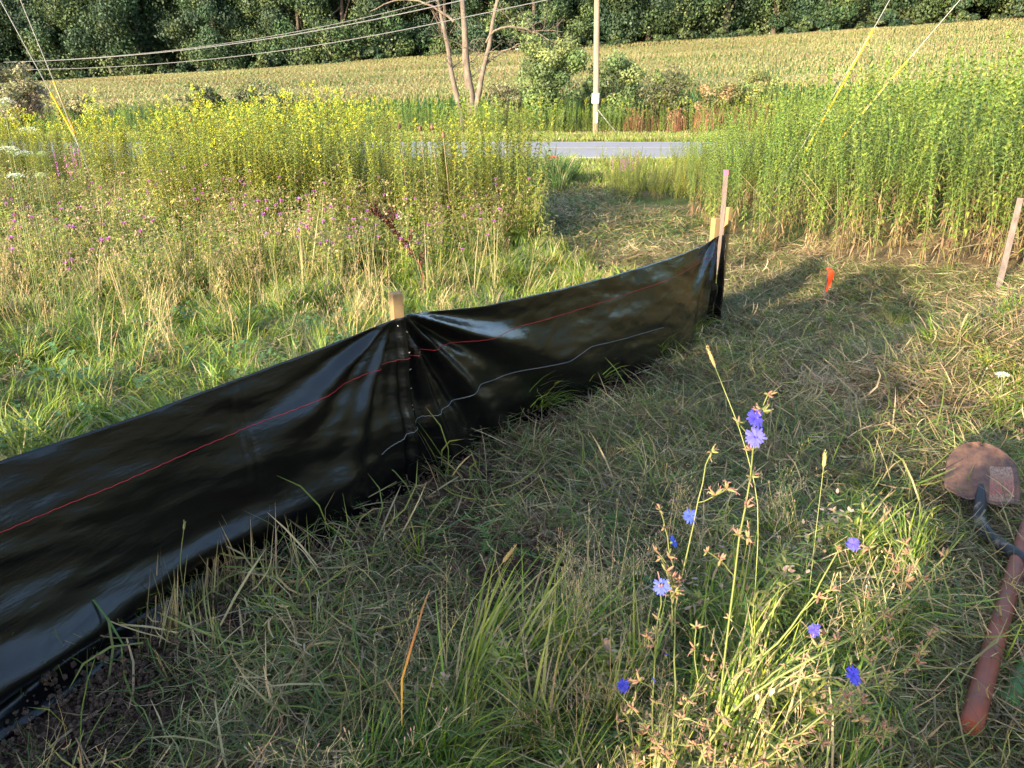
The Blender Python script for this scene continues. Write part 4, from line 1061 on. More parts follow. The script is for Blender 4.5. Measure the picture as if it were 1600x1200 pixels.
# ------------------------------------------------------------------ shovel and handles
def shovel():
    t = empty('shovel', (1.715, 2.44, .02)); tag(t, 'muddy round-point shovel with a worn red label lying in the grass', 'shovel')
    m, nt, out = newmat('rusty_blade'); N = nt.nodes.new; L = nt.links.new
    p = N('ShaderNodeBsdfPrincipled'); L(p.outputs[0], out.inputs[0]); p.inputs['Roughness'].default_value = .75; p.inputs['Metallic'].default_value = .15
    tc = N('ShaderNodeTexCoord'); n = N('ShaderNodeTexNoise'); n.inputs['Scale'].default_value = 15; n.inputs['Detail'].default_value = 10; n.inputs['Roughness'].default_value = .78
    L(tc.outputs['Object'], n.inputs['Vector']); cr = N('ShaderNodeValToRGB'); L(n.outputs['Fac'], cr.inputs[0])
    e = cr.color_ramp.elements; e[0].position = .36; e[0].color = (.035, .028, .03, 1); e[1].position = .72; e[1].color = (.18, .105, .06, 1)
    k = e.new(.5); k.color = (.10, .050, .036, 1); L(cr.outputs[0], p.inputs['Base Color'])
    bp = N('ShaderNodeBump'); bp.inputs['Strength'].default_value = .5; bp.inputs['Distance'].default_value = .003; L(n.outputs['Fac'], bp.inputs['Height']); L(bp.outputs[0], p.inputs['Normal'])
    # blade outline: local v runs tip-ward, u across
    nu, nv = 25, 30; u = np.linspace(-1, 1, nu); v = np.linspace(0, 1, nv)
    halfw = np.interp(v, [0, .04, .2, .5, .7, .85, .94, 1], [.112, .118, .122, .118, .104, .078, .050, .004])
    L0 = .345
    U, Vv = np.meshgrid(u, v); Wd = halfw[:, None]
    X = U * Wd; Y = Vv * L0
    Z = .036 * (1 - (U) ** 2) * (1 - .5 * Vv) * -1 + .030 - .03 * Vv ** 2 + .026 * np.exp(-(X / .022) ** 2) * (1 - Vv) ** .8
    Z += np.where(Vv < .05, .008 * (1 - Vv / .05), 0)
    ang = math.atan2(.33, .14); d = np.array((.47, .88, 0)); d = unit(d); sx = np.array((d[1], -d[0], 0)); up = unit(np.array((0, 0, 1.0)))
    d3 = unit(d + np.array((0, 0, .33))); u3 = np.cross(sx, d3)
    base = np.array((0.0, .03, .055))
    def W(x, y, z): return base + np.multiply.outer(x, sx) + np.multiply.outer(y, d3) + np.multiply.outer(z, u3)
    Pn = W(X, Y, Z); i = (np.arange(nv - 1)[:, None] * nu + np.arange(nu - 1)[None, :]).ravel()
    b = MB(); b.add(Pn.reshape(-1, 3), np.stack([i, i + 1, i + nu + 1, i + nu], 1), (.3, .2, .1)); bl = b.build('blade', m, t)
    so_ = bl.modifiers.new('thick', 'SOLIDIFY'); so_.thickness = .003
    # worn label on the right of the ridge
    ml, nt, out = newmat('worn_label'); N = nt.nodes.new; L = nt.links.new
    p = N('ShaderNodeBsdfPrincipled'); L(p.outputs[0], out.inputs[0]); p.inputs['Roughness'].default_value = .6
    at = N('ShaderNodeAttribute'); at.attribute_name = 'Col'; sp = N('ShaderNodeSeparateXYZ'); L(at.outputs['Vector'], sp.inputs[0])
    cr = N('ShaderNodeValToRGB'); L(sp.outputs['Y'], cr.inputs[0]); cr.color_ramp.interpolation = 'CONSTANT'
    e = cr.color_ramp.elements; e[0].position = 0; e[0].color = (.26, .13, .09, 1); e[1].position = .10; e[1].color = (.25, .17, .12, 1)
    for q, c in ((.22, (.28, .05, .045, 1)), (.55, (.26, .10, .065, 1)), (.78, (.25, .17, .125, 1))): k = e.new(q); k.color = c
    n = N('ShaderNodeTexNoise'); n.inputs['Scale'].default_value = 13; n.inputs['Detail'].default_value = 6; L(at.outputs['Vector'], n.inputs['Vector'])
    mr = N('ShaderNodeMapRange'); mr.inputs[1].default_value = .34; mr.inputs[2].default_value = .60; L(n.outputs['Fac'], mr.inputs[0])
    wob = N('ShaderNodeMath'); wob.operation = 'MULTIPLY_ADD'; wob.inputs[1].default_value = .45; L(n.outputs['Fac'], wob.inputs[0]); sb_ = N('ShaderNodeMath'); sb_.operation = 'SUBTRACT'; sb_.inputs[1].default_value = .22; L(sp.outputs['Y'], sb_.inputs[0]); L(sb_.outputs[0], wob.inputs[2]); L(wob.outputs[0], cr.inputs[0]); cr.color_ramp.interpolation = 'EASE'
    mx = N('ShaderNodeMix'); mx.data_type = 'RGBA'; L(mr.outputs[0], mx.inputs[0]); L(cr.outputs[0], mx.inputs[6]); mx.inputs[7].default_value = (.11, .062, .045, 1); L(mx.outputs[2], p.inputs['Base Color'])
    a, c = np.meshgrid(np.linspace(.24, .86, 14), np.linspace(.06, .62, 14))
    hw = np.interp(c, v, halfw); x_ = a * hw; y_ = c * L0
    z_ = -.036 * (1 - a ** 2) * (1 - .5 * c) + .030 - .03 * c ** 2 + .026 * np.exp(-(x_ / .022) ** 2) * (1 - c) ** .8 + .0012
    z_ += np.where(c < .05, .008 * (1 - c / .05), 0)
    i = (np.arange(13)[:, None] * 14 + np.arange(13)[None, :]).ravel()
    b = MB(); b.add(W(x_, y_, z_).reshape(-1, 3), np.stack([i, i + 1, i + 15, i + 14], 1), np.stack([(a - .24) / .62, (c - .06) / .56, a * 0], -1).reshape(-1, 3)); b.build('label', ml, t)
    # socket and handle
    HB = simple('black_handle', (.015, .017, .022), .6, .3, nscale=18, ncol=(.16, .12, .09), bump=.5, lo=.52, hi=.62)
    b = MB(); q = W(np.array([0, 0, 0, 0]), np.array([.07, .0, -.06, -.12]), np.array([.022, .022, .020, .014])); b.tube(q, [.010, .019, .021, .022], (.1, .1, .1), 12); b.build('socket', HB, t)
    o = np.array(t.location); pth = np.array([(1.640, 2.29, .060), (1.628, 2.20, .072), (1.632, 2.10, .09), (1.64, 2.0, .085), (1.66, 1.85, .06), (1.74, 1.60, .03)]) - o
    u_ = np.linspace(0, 1, 24); kk = np.linspace(0, 1, 6); q = np.stack([np.interp(u_, kk, pth[:, j]) for j in range(3)], 1); q[1:-1] = (q[:-2] + q[1:-1] + q[2:]) / 3
    b = MB(); b.tube(np.vstack([W(np.array([0]), np.array([-.10]), np.array([.016])), q]), .0215, (.1, .1, .1), 14); b.build('handle', HB, t)
shovel()

def handle(name, p0, p1, r, mat, label, decal=None, tipmat=None):
    p0 = np.array(p0, float); p1 = np.array(p1, float); t = empty(name, p0); tag(t, label, 'tool handle')
    u = np.linspace(0, 1, 14)[:, None]; q = (p1 - p0) * u
    rr = r * (1 - .10 * u[:, 0]); rr[0] *= .8; rr[1] *= 1.0
    q = np.vstack([q[:1] * 0, (p1 - p0)[None] * .006, q[1:]]); rr = np.concatenate([[r * .8], [r], rr[1:]])
    b = MB(); b.tube(q, rr, (.5, .2, .1), 20); b.build('shaft', mat, t)
    if decal:
        # white worn lettering band along the upper right side of the shaft
        d = unit(p1 - p0); a = unit(np.cross(d, (0, 0, 1))); c = np.cross(a, d)
        a0, a1, s0, s1 = decal; na, nb = 6, 60
        A, B = np.meshgrid(np.linspace(a0, a1, na), np.linspace(s0, s1, nb)); L0 = np.linalg.norm(p1 - p0)
        rl = np.interp(B, [0, 1], [r, r * .9]) + .0012
        V = d * (B * L0)[..., None] + (np.cos(A) * rl)[..., None] * a + (np.sin(A) * rl)[..., None] * c
        ml, nt, out = newmat('worn_white_lettering'); N = nt.nodes.new; L = nt.links.new
        p = N('ShaderNodeBsdfPrincipled'); L(p.outputs[0], out.inputs[0])
        at = N('ShaderNodeAttribute'); at.attribute_name = 'Col'; n = N('ShaderNodeTexVoronoi'); n.inputs['Scale'].default_value = 9; L(at.outputs['Vector'], n.inputs['Vector'])
        mr = N('ShaderNodeMapRange'); mr.inputs[1].default_value = .42; mr.inputs[2].default_value = .5; L(n.outputs['Distance'], mr.inputs[0])
        mx = N('ShaderNodeMix'); mx.data_type = 'RGBA'; L(mr.outputs[0], mx.inputs[0]); mx.inputs[6].default_value = (.68, .66, .62, 1); mx.inputs[7].default_value = (.10, .07, .06, 1); L(mx.outputs[2], p.inputs['Base Color'])
        i = (np.arange(nb - 1)[:, None] * na + np.arange(na - 1)[None, :]).ravel()
        b = MB(); b.add(V.reshape(-1, 3), np.stack([i, i + 1, i + na + 1, i + na], 1), np.stack([(A - a0) * .8, B * 5, A * 0], -1).reshape(-1, 3)); b.build('lettering', ml, t)
    return t
REDH = simple('red_fibreglass', (.19, .052, .030), .6, .3, nscale=11, ncol=(.11, .045, .03), bump=.15, lo=.4, hi=.75)
handle('red_tool', (1.085, 1.40, .085), (1.80, 2.32, .075), .026, REDH, 'thick brick-red tool handle with worn white lettering lying under the black shovel handle', decal=(-.35, .25, .50, .74))
GREENH = simple('green_plastic', (.09, .21, .06), .5, .4, nscale=14, ncol=(.06, .14, .05), bump=.1)
handle('green_tool', (1.26, 1.52, .03), (1.52, 1.78, .05), .03, GREENH, 'green rounded handle half hidden in the grass beside the red one')

# ------------------------------------------------------------------ flowers and single plants
def chicory_flower_mesh(n=16, r=.021, seed=0):
    rr = np.random.default_rng(seed); b = MB()
    for k in range(n):
        a = k * 2 * math.pi / n + rr.normal(0, .06); L0 = r * rr.uniform(.8, 1.1); t = np.linspace(0, 1, 5)
        up = rr.uniform(.15, .45)
        p = np.stack([np.cos(a) * L0 * t, np.sin(a) * L0 * t, L0 * (up * t - .25 * t ** 2) + .001 * (k % 2)], 1)
        c = np.array((.095, .10, .58)) * rr.uniform(.8, 1.25)
        b.ribbon(p, r * .25 * np.array([.3, .8, 1, 1, .6]), (-math.sin(a), math.cos(a), 0), c)
    for k in range(10):
        a = rr.uniform(0, 6.28); b.ribbon([(0, 0, 0), (.003 * math.cos(a), .003 * math.sin(a), .006)], .0012, (-math.sin(a), math.cos(a), 0), (.12, .12, .55))
    b.tube([(0, 0, -.010), (0, 0, -.004), (0, 0, 0)], [.002, .004, .003], (.15, .2, .06), 6)
    return b.mesh('flower', FLOW)
CF = [chicory_flower_mesh(17, .019, k) for k in range(3)] + [chicory_flower_mesh(12, .013, 9)]
def bud_mesh(seed):
    r = np.random.default_rng(seed); b = MB()
    for k in range(r.integers(3, 6)):
        d = unit(r.normal(0, .8, 3) + np.array((0, 0, .7))); L0 = r.uniform(.010, .018)
        c0 = np.array([(.27, .20, .10), (.30, .17, .11), (.22, .22, .08)][r.integers(3)])
        b.tube([d * .001, d * L0 * .3, d * L0 * .75, d * L0], [.0013, .0026, .0022, .0008], c0, 6)
        if r.random() < .5:
            for q in range(3): b.ribbon([d * L0, d * L0 + r.normal(0, .004, 3) + d * .004], .0015, unit(r.normal(0, 1, 3)), (.36, .19, .16))
    for k in range(3):
        a = r.uniform(0, 6.28); lance(b, (0, 0, 0), (math.cos(a), math.sin(a), .5), (0, 0, 1), .013, .0035, (.20, .20, .07), .3)
    return b.mesh('bud_cluster', VEG)
BM = [bud_mesh(k) for k in range(7)]
CHST = (.20, .22, .07)
def chicory(base, stems, flowers, label, tw=8):
    base = np.array(base, float); t = empty('chicory_plant', base); tag(t, label, 'chicory')
    stt = MB(); buds = []
    def smooth(P_, n=16):
        P_ = np.array(P_, float); k = np.linspace(0, 1, len(P_)); u = np.linspace(0, 1, n)
        q = np.stack([np.interp(u, k, P_[:, i]) for i in range(3)], 1)
        for _ in range(2): q[1:-1] = (q[:-2] + q[1:-1] * 2 + q[2:]) / 4
        q[1:-1] += rng.normal(0, .0022, (n - 2, 3)); return q
    for P_, r0 in stems:
        q = smooth(P_) - base
        stt.tube(q, r0 * np.linspace(1, .45, len(q)), CHST, 6)
        for i in range(2, len(q)):
            if rng.random() < .55: buds.append(q[i] + rng.normal(0, .002, 3))
            if rng.random() < .36 and i < len(q) - 1:      # side twig
                d = unit(unit(q[i] - q[i - 1]) + rng.normal(0, .65, 3)); L0 = rng.uniform(.03, .11); m = 5
                pp = [q[i]]
                for _ in range(m): d = unit(d + rng.normal(0, .15, 3)); pp.append(pp[-1] + d * L0 / m)
                stt.tube(np.array(pp), .0012, CHST, 4); buds.append(pp[-1]); 
                if L0 > .07: buds.append(pp[3])
    stt.build('stem', VEG, t)
    for p in buds:
        o = link('bud_cluster', BM[rng.integers(len(BM))], t); o.location = p; o.rotation_euler = (rng.normal(0, .5), rng.normal(0, .5), rng.uniform(0, 6.28)); s_ = rng.uniform(.7, 1.15); o.scale = (s_,) * 3
    for (p, tilt, az, sc, mi) in flowers:
        o = link('flower', CF[mi], t); o.location = np.array(p) - base; o.rotation_euler = (tilt, 0, az); o.scale = (sc,) * 3
G = lambda x, y: float(g(x, y))
chicory((.40, 1.13, G(.4, 1.13)), [([(.40, 1.13, 0), (.40, 1.15, .317), (.397, 1.153, .602), (.405, 1.177, .802), (.41, 1.177, .93), (.408, 1.165, .985), (.425, 1.17, 1.01)], .0024)],
        [((.397, 1.150, .993), .9, 0.5, .95, 0), ((.402, 1.150, .960), 1.15, -.35, .90, 1)], 'upright chicory stem topped by two large blue flowers')
chicory((.30, 1.16, G(.3, 1.16)), [([(.30, 1.16, 0), (.325, 1.163, .352), (.312, 1.227, .515), (.356, 1.308, .724), (.39, 1.351, .835)], .0024),
        ([(.30, 1.16, .1), (.27, 1.17, .4), (.273, 1.18, .64)], .0022), ([(.28, 1.14, .1), (.235, 1.17, .3), (.216, 1.187, .405)], .0018), ([(.312, 1.22, .5), (.31, 1.28, .66)], .0015)],
        [((.347, 1.305, .717), .9, .3, .8, 0), ((.314, 1.283, .673), 1.0, 1.2, .75, 2), ((.273, 1.171, .65), .8, -.4, .85, 1), ((.216, 1.18, .413), .9, .4, .75, 0), ((.255, 1.10, .50), 1.2, 2, .5, 3)], 'slender chicory with four small blue flowers left of the upright one')
chicory((.36, 1.06, G(.36, 1.06)), [([(.36, 1.06, 0), (.34, 1.12, .25), (.43, 1.146, .43), (.618, 1.134, .553), (.712, 1.162, .624), (.823, 1.206, .738)], .0032),
        ([(.38, 1.05, .02), (.42, 1.08, .28), (.50, 1.085, .36), (.583, 1.088, .434), (.664, 1.096, .592)], .0027),
        ([(.37, 1.08, .1), (.394, 1.177, .387), (.532, 1.186, .548), (.616, 1.238, .683)], .0030),
        ([(.45, 1.14, .44), (.56, 1.18, .50), (.66, 1.20, .53), (.76, 1.24, .55)], .0020), ([(.50, 1.085, .36), (.62, 1.12, .44), (.72, 1.14, .47), (.80, 1.17, .55)], .0022), ([(.34, 1.10, .2), (.30, 1.12, .34), (.36, 1.15, .47)], .002),
        ([(.62, 1.134, .553), (.66, 1.16, .66), (.68, 1.18, .74)], .0020), ([(.35, 1.09, .2), (.27, 1.08, .36), (.24, 1.07, .43)], .0024),
        ([(.50, 1.085, .36), (.60, 1.08, .37), (.70, 1.07, .42)], .0018), ([(.36, 1.06, .05), (.41, 1.02, .25), (.52, 1.0, .42), (.555, 1.0, .60)], .0022)],
        [((.661, 1.275, .672), .8, -.3, .72, 2), ((.566, 1.175, .55), .9, .2, .7, 0), ((.555, .994, .606), .8, .6, .85, 1), ((.30, 1.2, .47), .7, 2.5, .5, 3)],
        'sprawling chicory with thick pale stems and brown buds at the lower right')

# seed-head stalks standing clear of the grass
def seed_stalk(P_, hl, hr, c, hc, label, grp='single grass stalks with seed heads'):
    P_ = np.array(P_, float); base = P_[0].copy(); t = empty('seed_stalk', base); tag(t, label, 'grass stalk')
    k = np.linspace(0, 1, len(P_)); u = np.linspace(0, 1, 14); q = np.stack([np.interp(u, k, P_[:, i]) for i in range(3)], 1) - base; q[1:-1] = (q[:-2] + q[1:-1] + q[2:]) / 3
    b = MB(); b.tube(q, .0011, c, 5); b.build('stalk', VEG, t)
    d = unit(q[-1] - q[-3]); b = MB(); m = 9; v = np.linspace(0, 1, m)
    b.tube(q[-1] + d * (hl * v)[:, None] - d * .004, hr * np.array([.3, .8, 1, .95, 1, .9, .85, .6, .15]), hc, 7)
    for i in range(70):
        vv = rng.random(); a = rng.normal(0, 1, 3); a = unit(a - d * np.dot(a, d)); p = q[-1] + d * hl * vv + a * hr * .8
        b.ribbon([p, p + a * hr * .5 + d * .004], .0013, unit(np.cross(a, d)), np.array(hc) * rng.uniform(.8, 1.3))
    b.build('seed_head', VEG, t)
seed_stalk([(.575, 1.47, G(.57, 1.47)), (.569, 1.526, .595), (.54, 1.635, .737), (.497, 1.77, .86)], .055, .004, (.30, .32, .10), (.52, .38, .16), 'tall grass stalk with a tan seed head leaning left before the mown grass')
seed_stalk([(.80, 1.70, G(.8, 1.7)), (.831, 1.812, .365), (.89, 1.96, .49)], .045, .005, (.28, .30, .10), (.50, .46, .15), 'grass stalk with a yellow-green seed head right of the upright chicory')
seed_stalk([(-.24, 1.33, G(-.2, 1.33)), (-.16, 1.421, .323), (-.02, 1.59, .42)], .05, .005, (.36, .33, .08), (.56, .34, .13), 'grass stalk with an orange-brown seed head at the lower centre')
seed_stalk([(-1.0, 1.95, 0), (-.97, 1.90, .2), (-.93, 1.88, .33)], .03, .003, (.28, .30, .12), (.34, .33, .15), 'tall cut stalk standing against the black fabric at the lower left')
b = MB(); q = np.array([(-.255, 1.37, .12), (-.251, 1.388, .239), (-.235, 1.45, .28), (-.215, 1.54, .325), (-.203, 1.588, .341)]); b.ribbon(q, [.003, .0062, .007, .006, .0015], (.9, -.2, .3), [(.55, .30, .07), (.60, .30, .05), (.55, .22, .06), (.40, .16, .06), (.5, .25, .1)])
tag(b.build('dead_leaf', VEG), 'single bright orange dead grass blade standing at the lower centre', 'dead leaf')

# herbs in the foreground: clover and ferny leaves
def clover(seed):
    r = np.random.default_rng(seed); b = MB()
    for k in range(9):
        x, y = r.normal(0, .04, 2); h = r.uniform(.03, .10); c = pick([(.075, .16, .06), (.10, .19, .075), (.06, .13, .05)])
        b.tube([(x * .5, y * .5, 0), (x, y, h)], .0008, c, 4, cap=False)
        a0 = r.uniform(0, 6.28)
        for q in range(3):
            a = a0 + q * 2.094; L0 = .015
            p = np.array((x, y, h)) + np.outer(np.linspace(0, L0, 4), (math.cos(a), math.sin(a), .15)); b.ribbon(p, .014 * np.array([.2, .9, 1, .5]), (-math.sin(a), math.cos(a), 0), c)
    return b.mesh('clover', VEG)
def fern(seed, n=5):
    r = np.random.default_rng(seed); b = MB()
    for k in range(n):
        a = r.uniform(0, 6.28); L0 = r.uniform(.09, .17); c = pick([(.10, .18, .05), (.13, .21, .06), (.16, .23, .08)]); t = np.linspace(0, 1, 12)
        p = np.stack([math.cos(a) * L0 * t, math.sin(a) * L0 * t, L0 * (.9 * t - .5 * t ** 2)], 1)
        b.ribbon(p, .0018, (-math.sin(a), math.cos(a), 0), c)
        for i in range(2, 12):
            for sg in (-1, 1):
                d = np.array((math.cos(a + sg * 1.0), math.sin(a + sg * 1.0), .3)); lance(b, p[i], d, (0, 0, 1), .035 * math.sin(math.pi * (i / 12.5)) + .006, .006, c, .2)
    return b.mesh('fern', VEG)
template_collection('herb', [clover(k) for k in range(3)] + [fern(k) for k in range(4)])
P = pts(-.6, 3.5, .8, 3.6, 55, lambda x, y: lush_front(x, y) | (fbm(x * 1.6, y * 1.6, 83, 2) > .62), zoff=.0)
P = P[clear_tools(P[:, 0], P[:, 1])]
P[:, 2] += rng.uniform(0, .04, len(P))
scatter('ground_herbs', 'herb', P, rng.uniform(.4, .8, len(P)), 'clover and ferny herb leaves low among the foreground grass', 'herbs', tilt=.25)
P = pts(-6, .8, 2.6, 6, 14, bh, zoff=.08)
scatter('ground_herbs', 'herb', P, rng.uniform(.9, 1.4, len(P)), 'clover leaves among the grass behind the fence', 'herbs', tilt=.25, idx=rng.integers(0, 3, len(P)))
xy = np.array([(-.05, 2.25), (.0, 2.32), (.12, 2.45), (.18, 2.35), (.22, 2.15), (.1, 2.2), (.3, 2.4), (.05, 2.6), (-.3, 2.5)])
scatter('ground_herbs', 'herb', np.stack([xy[:, 0], xy[:, 1], g(xy[:, 0], xy[:, 1]) + .01], 1), rng.uniform(.5, .9, 9), 'young ferny seedlings on the bare soil by the fence', 'seedlings', idx=np.array([4, 5, 6, 3, 4, 0, 5, 6, 3]))

# thin panicle grass in the foreground
def panicle(seed, h=.45):
    r = np.random.default_rng(seed); b = MB()
    for k in range(7):
        c = pick([(.42, .30, .15), (.46, .36, .18), (.34, .30, .11)])
        az = r.normal(.9, .9); p = blade(b, (r.normal(0, .02), r.normal(0, .02), 0), az, h * r.uniform(.7, 1.1), .0022, r.uniform(.1, .5), r.uniform(.2, .8), c, seg=9)
        for i in range(5, 10):
            for q in range(3):
                d = unit(r.normal(0, 1, 3) + np.array((0, 0, .8))); e = p[i] + d * .035
                b.ribbon([p[i], e], .0011, unit(np.cross(d, (0, .1, 1))), c)
                lance(b, e, d, (.1, 0, 1), .012, .0032, pick([(.50, .32, .22), (.46, .34, .16)]), 0)
    return b.mesh('panicle', VEG)
template_collection('panicle', [panicle(k) for k in range(5)])
P = pts(-.4, 3.0, .95, 3.4, 16, lambda x, y: lush_front(x, y) & clear_tools(x, y))
scatter('seeding_grass', 'panicle', P, rng.uniform(.5, 1.0, len(P)), 'thin tan seeding grass stems rising from the foreground grass', 'grass')
P = pts(-6, 1.5, 3.6, 9, 3, lambda x, y: bh(x + .6, y))
scatter('seeding_grass', 'panicle', P, rng.uniform(1.1, 1.6, len(P)), 'thin tan seeding grass stems behind the fence', 'grass')

# knapweed
def knapweed(seed, h=.62):
    r = np.random.default_rng(seed); s_, f_ = MB(), MB()
    for k in range(5):
        az = r.uniform(0, 6.28); c = pick([(.24, .25, .11), (.30, .25, .13)]); p = blade(s_, (0, 0, 0), az, h * r.uniform(.75, 1.1), .005, r.uniform(.05, .3), r.uniform(.1, .5), c, seg=6)
        for q in range(6):
            i = r.integers(1, 6); a = r.uniform(0, 6.28); lance(s_, p[i], (math.cos(a), math.sin(a), .6), (0, 0, 1), .06, .010, pick(GRASSC), .4)
        e = p[-1]; s_.tube([e - (0, 0, .016), e - (0, 0, .008), e], [.003, .007, .005], (.18, .13, .07), 6)
        if k < 3:
            for q in range(14):
                a = q * .449; d = unit((math.cos(a), math.sin(a), .7)); lance(f_, e, d + r.normal(0, .3, 3), (0, 0, 1), .022, .008, np.array((.46, .16, .42)) * r.uniform(.8, 1.2), .1)
    return s_.mesh('stem', VEG), f_.mesh('bloom', FLOW)
KM = [knapweed(k) for k in range(4)]
P = pts(-13, .2, 5.4, 11.5, 2.0, lambda x, y: bh(x, y) & (y > 4.8 + .5 * (x + 4)))[:95]
for p in P:
    st, bl = KM[rng.integers(4)]; o = link('knapweed_plant', st); o.location = p; s_ = rng.uniform(1.0, 1.6); o.scale = (s_,) * 3; o.rotation_euler = (0, 0, rng.uniform(0, 6.28))
    link('bloom', bl, o); tag(o, 'knapweed with small pinkish purple flowers in the left meadow', 'knapweed', 'knapweed plants in the left meadow')

# queen anne's lace
def umbel_plant(head, base, r0, label, ball=False, up=(0, 0, 1)):
    head = np.array(head, float); base = np.array(base, float); t = empty('lace_flower_plant', base); tag(t, label, 'wildflower', "white umbel flowers")
    h = head - base; q = np.stack([h * k + np.array((.03 * math.sin(k * 3), 0, 0)) * (1 - k) for k in np.linspace(0, 1, 8)])
    b = MB(); b.tube(q, .0022, (.17, .21, .08), 5); b.build('stem', VEG, t)
    b = MB()
    for k in range(34):
        rr = r0 * math.sqrt((k + .5) / 34); a = k * 2.4; up_ = (r0 * .5 * math.sqrt(max(0, 1 - (rr / r0) ** 2)) if not ball else r0 * .9 * math.sqrt(max(0, 1.1 - (rr / r0) ** 2)))
        p = h + np.array((math.cos(a) * rr, math.sin(a) * rr, up_ + r0 * .3)); b.ribbon([h, p], .0016, (-math.sin(a), math.cos(a), 0), (.24, .30, .12))
        for q_ in range(9):
            e = p + rng.normal(0, r0 * .085, 3) * np.array((1, 1, .4)); lance(b, e, rng.normal(0, 1, 3) * np.array((1, 1, .3)), (.05, 0, 1), .007, .006, pick([(.78, .78, .66), (.70, .74, .55)] if not ball else [(.42, .50, .22), (.5, .55, .3)]), 0)
    b.build('umbel', FLOW, t)
for (h, r0, l, bl) in [((-3.644, 5.857, 1.36), .055, 'topmost white flat umbel at the left edge before the dark pole', False), ((-3.52, 5.88, 1.17), .048, 'white umbel right of the topmost one', False),
                      ((-3.35, 5.70, 1.02), .028, 'small closed greenish umbel below the second white one', True), ((-3.283, 5.22, 1.08), .05, 'white umbel at the left edge, upper of the lower pair', False), ((-3.23, 5.30, 1.055), .042, 'white umbel tilted beside another, right of the lower pair', False),
                      ((-3.21, 5.12, .93), .04, 'lowest white umbel at the left edge above the meadow weeds', False), ((-3.05, 5.12, .93), .028, 'closed round green umbel right of the lowest white one', True)]:
    x, y = h[0] - .15, h[1] + .1; umbel_plant(h, (x, y, G(x, y)), r0 * 1.35, l, bl)
for (x, y, z, l) in [(2.486, 3.648, .12, 'small white umbel low in the grass above the shovel'), (3.02, 4.815, .02, 'small white umbel at the foot of the leaning grey lath')]:
    umbel_plant((x, y, z), (x + .03, y, G(x, y)), .032, l)

# dark seeding dock
def dock():
    base = np.array((-.81, 7.02, G(-.81, 7.02))); t = empty('dock_plant', base); tag(t, 'dark maroon seeding dock leaning left behind the fence', 'dock')
    P_ = np.array([(-.81, 7.02, base[2]), (-.84, 7.02, -.05), (-1.03, 7.06, .21), (-1.15, 7.12, .355), (-1.29, 7.18, .462)]) - base
    u = np.linspace(0, 1, 20); k = np.linspace(0, 1, 5); q = np.stack([np.interp(u, k, P_[:, i]) for i in range(3)], 1); b = MB(); b.tube(q, .006, (.20, .08, .06), 6); b.build('stem', VEG, t)
    b = MB()
    def cluster(a, c, n):
        for i in range(n):
            p = a + (c - a) * rng.random() + rng.normal(0, .014, 3); lance(b, p, rng.normal(0, 1, 3), (.1, .1, 1), .026, .018, np.array((.055, .014, .014)) * rng.uniform(.6, 1.5), .3)
    for i in range(6, 19): cluster(q[i], q[i + 1 if i < 19 else i], 26)
    for i, d in ((8, (.05, 0, .16)), (12, (.02, 0, .17)), (14, (.03, 0, .13)), (16, (-.10, 0, .04)), (5, (.06, 0, .14)), (17, (-.02, 0, .1))):
        b.tube([q[i], q[i] + np.array(d)], .003, (.2, .08, .06), 4); cluster(q[i], q[i] + np.array(d), 50)
    b.build('seed_cluster', VEG, t)
dock()

# teasels, loosestrife and the red lily near the road
def teasel(x, y, z, label):
    base = np.array((x + .06, y, G(x, y))); t = empty('teasel', base); tag(t, label, 'teasel', 'teasel heads above the goldenrod'); h = np.array((x, y, z)) - base
    b = MB(); b.tube([(0, 0, 0), h * .6 + (.02, 0, 0), h], .004, (.30, .22, .14), 5); b.build('stem', VEG, t)
    b = MB(); d = np.array((0, 0, 1)); b.tube([h + d * k for k in np.linspace(0, .075, 8)], .024 * np.array([.4, .85, 1, 1, .95, .8, .55, .2]), (.17, .095, .07), 8)
    for i in range(90):
        k = rng.random(); a = rng.uniform(0, 6.28); e = np.array((math.cos(a), math.sin(a), .3)); p = h + d * .075 * k; b.ribbon([p + e * .016, p + e * .034], .003, (-math.sin(a), math.cos(a), 0), (.26, .15, .10))
    b.build('seed_head', VEG, t)
for x, y, z, l in [(-1.438, 10.3, .99, 'brown teasel head, leftmost of four above the goldenrod'), (-1.169, 10.3, .96, 'brown teasel head, second from the left of four'), (-1.02, 10.3, .98, 'brown teasel head, third from the left of four'), (-.88, 10.3, .88, 'brown teasel head, rightmost and lowest of four'), (-5.3, 13.4, .97, 'lone brown teasel head before the dark shrubs on the left')]:
    teasel(x, y, z, l)
def spike_plant(seed):
    r = np.random.default_rng(seed); s_, f_ = MB(), MB()
    for k in range(9):
        x, y = r.normal(0, .10, 2); hh = r.uniform(.8, 1.05); s_.tube([(x * .4, y * .4, 0), (x, y, hh)], .005, (.14, .2, .06), 4)
        for q in range(10): a = r.uniform(0, 6.28); lance(s_, (x, y, hh * r.uniform(.15, .7)), (math.cos(a), math.sin(a), .5), (0, 0, 1), .09, .02, (.13, .2, .06), .4)
        for q in range(34): a = r.uniform(0, 6.28); z = hh - .30 * r.random(); lance(f_, (x, y, z), (math.cos(a), math.sin(a), .5), (0, 0, 1), .028, .02, np.array((.62, .20, .52)) * r.uniform(.8, 1.2), 0)
    return s_.mesh('stem', VEG), f_.mesh('flower_spike', FLOW)
LM = [spike_plant(1), spike_plant(2)]
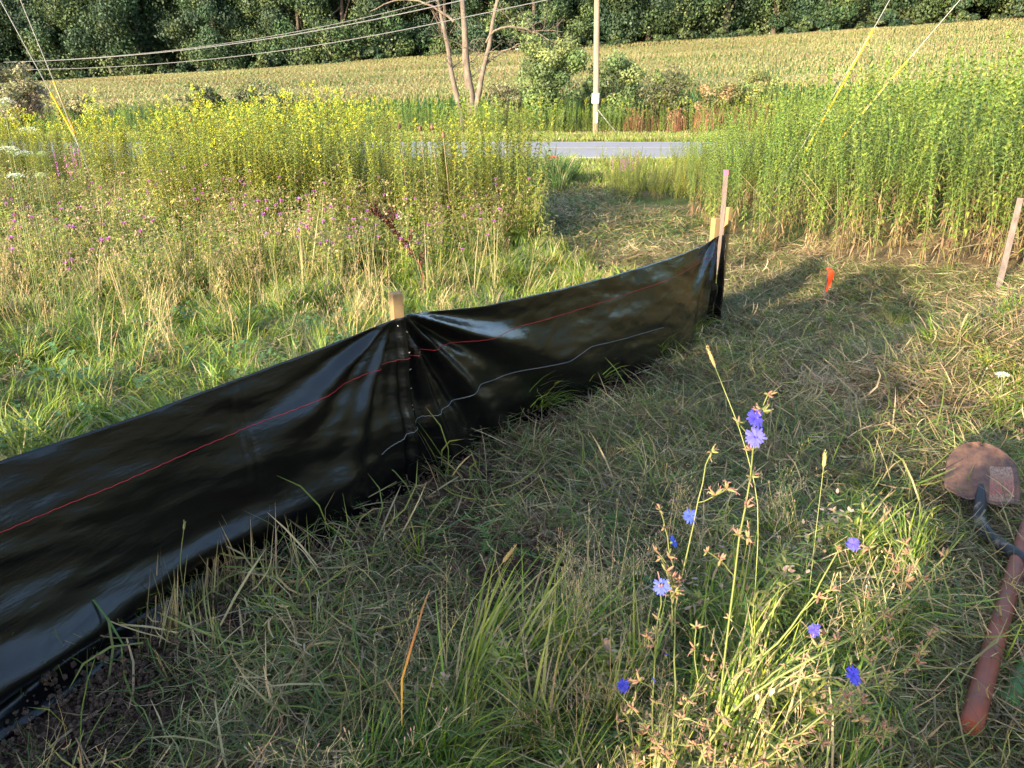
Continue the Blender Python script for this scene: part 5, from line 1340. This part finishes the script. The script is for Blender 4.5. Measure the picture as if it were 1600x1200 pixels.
for i, (x, l) in enumerate([(2.50, 'clump of magenta flower spikes before the road, left one'), (2.83, 'clump of magenta flower spikes before the road, right one')]):
    st, f_ = LM[i]; o = link('loosestrife_plant', st); y = 16.2; x = x * .88; o.location = (x, y, G(x, y)); o.scale = (.9, .9, .78 + .05 * i); link('flower_spike', f_, o); tag(o, l, 'loosestrife', 'magenta flower spikes')
for i, (x, y, l) in enumerate([(-8.6, 12.6, 'magenta flower spikes at the foot of the left guy wires'), (-7.1, 12.9, 'pinkish flower spikes right of the left guy wires')]):
    st, f_ = LM[i]; o = link('loosestrife_plant', st); o.location = (x, y, G(x, y)); o.scale = (.9, .9, 1.12); link('flower_spike', f_, o); tag(o, l, 'loosestrife', 'magenta flower spikes')
b = MB(); b.tube([(0, 0, 0), (0, 0, .62)], .004, (.14, .2, .06), 5)
o = b.build('red_flower', VEG); o.location = (.86, 16.6, G(.86, 16.6)); o.scale = (1.5, 1.5, 1.12); tag(o, 'single orange-red flower before the grey road', 'flower')
b = MB()
for k in range(3):
    c0 = np.array((.05 * (k - 1), 0, .62 - .05 * abs(k - 1)))
    for q in range(6): a = q * 1.05 + k; lance(b, c0, (math.cos(a), math.sin(a), .6), (0, 0, 1), .075, .04, (.80, .09, .04), .4)
b.build('bloom', FLOW, o)

# dead thin stems hanging across the foot of the right goldenrod
def dead_stems(x, y, n, L0, label, seed):
    r = np.random.default_rng(seed); b = MB()
    for k in range(n):
        a = r.uniform(0, 6.28); p0 = np.array((r.normal(0, .4), r.normal(0, .25), r.uniform(.0, .5))); d = np.array((math.cos(a), math.sin(a) * .6, r.uniform(.2, 1.4)))
        Lk = L0 * r.uniform(.5, 1.1); q = [p0 + d * Lk * t - np.array((0, 0, .25 * Lk)) * t * t for t in np.linspace(0, 1, 7)]
        b.tube(q, .0020, pick([(.42, .32, .22), (.34, .25, .17), (.5, .40, .28)]), 4)
    o = b.build('dead_stems', VEG); o.location = (x, y, G(x, y)); tag(o, label, 'dead stems', kind='stuff')
dead_stems(4.9, 7.3, 22, .55, 'tangle of bleached dead stems beside the leaning grey lath', 1)
dead_stems(4.2, 9.2, 20, .5, 'bleached dead stems leaning out of the goldenrod behind the flagged stake', 2)
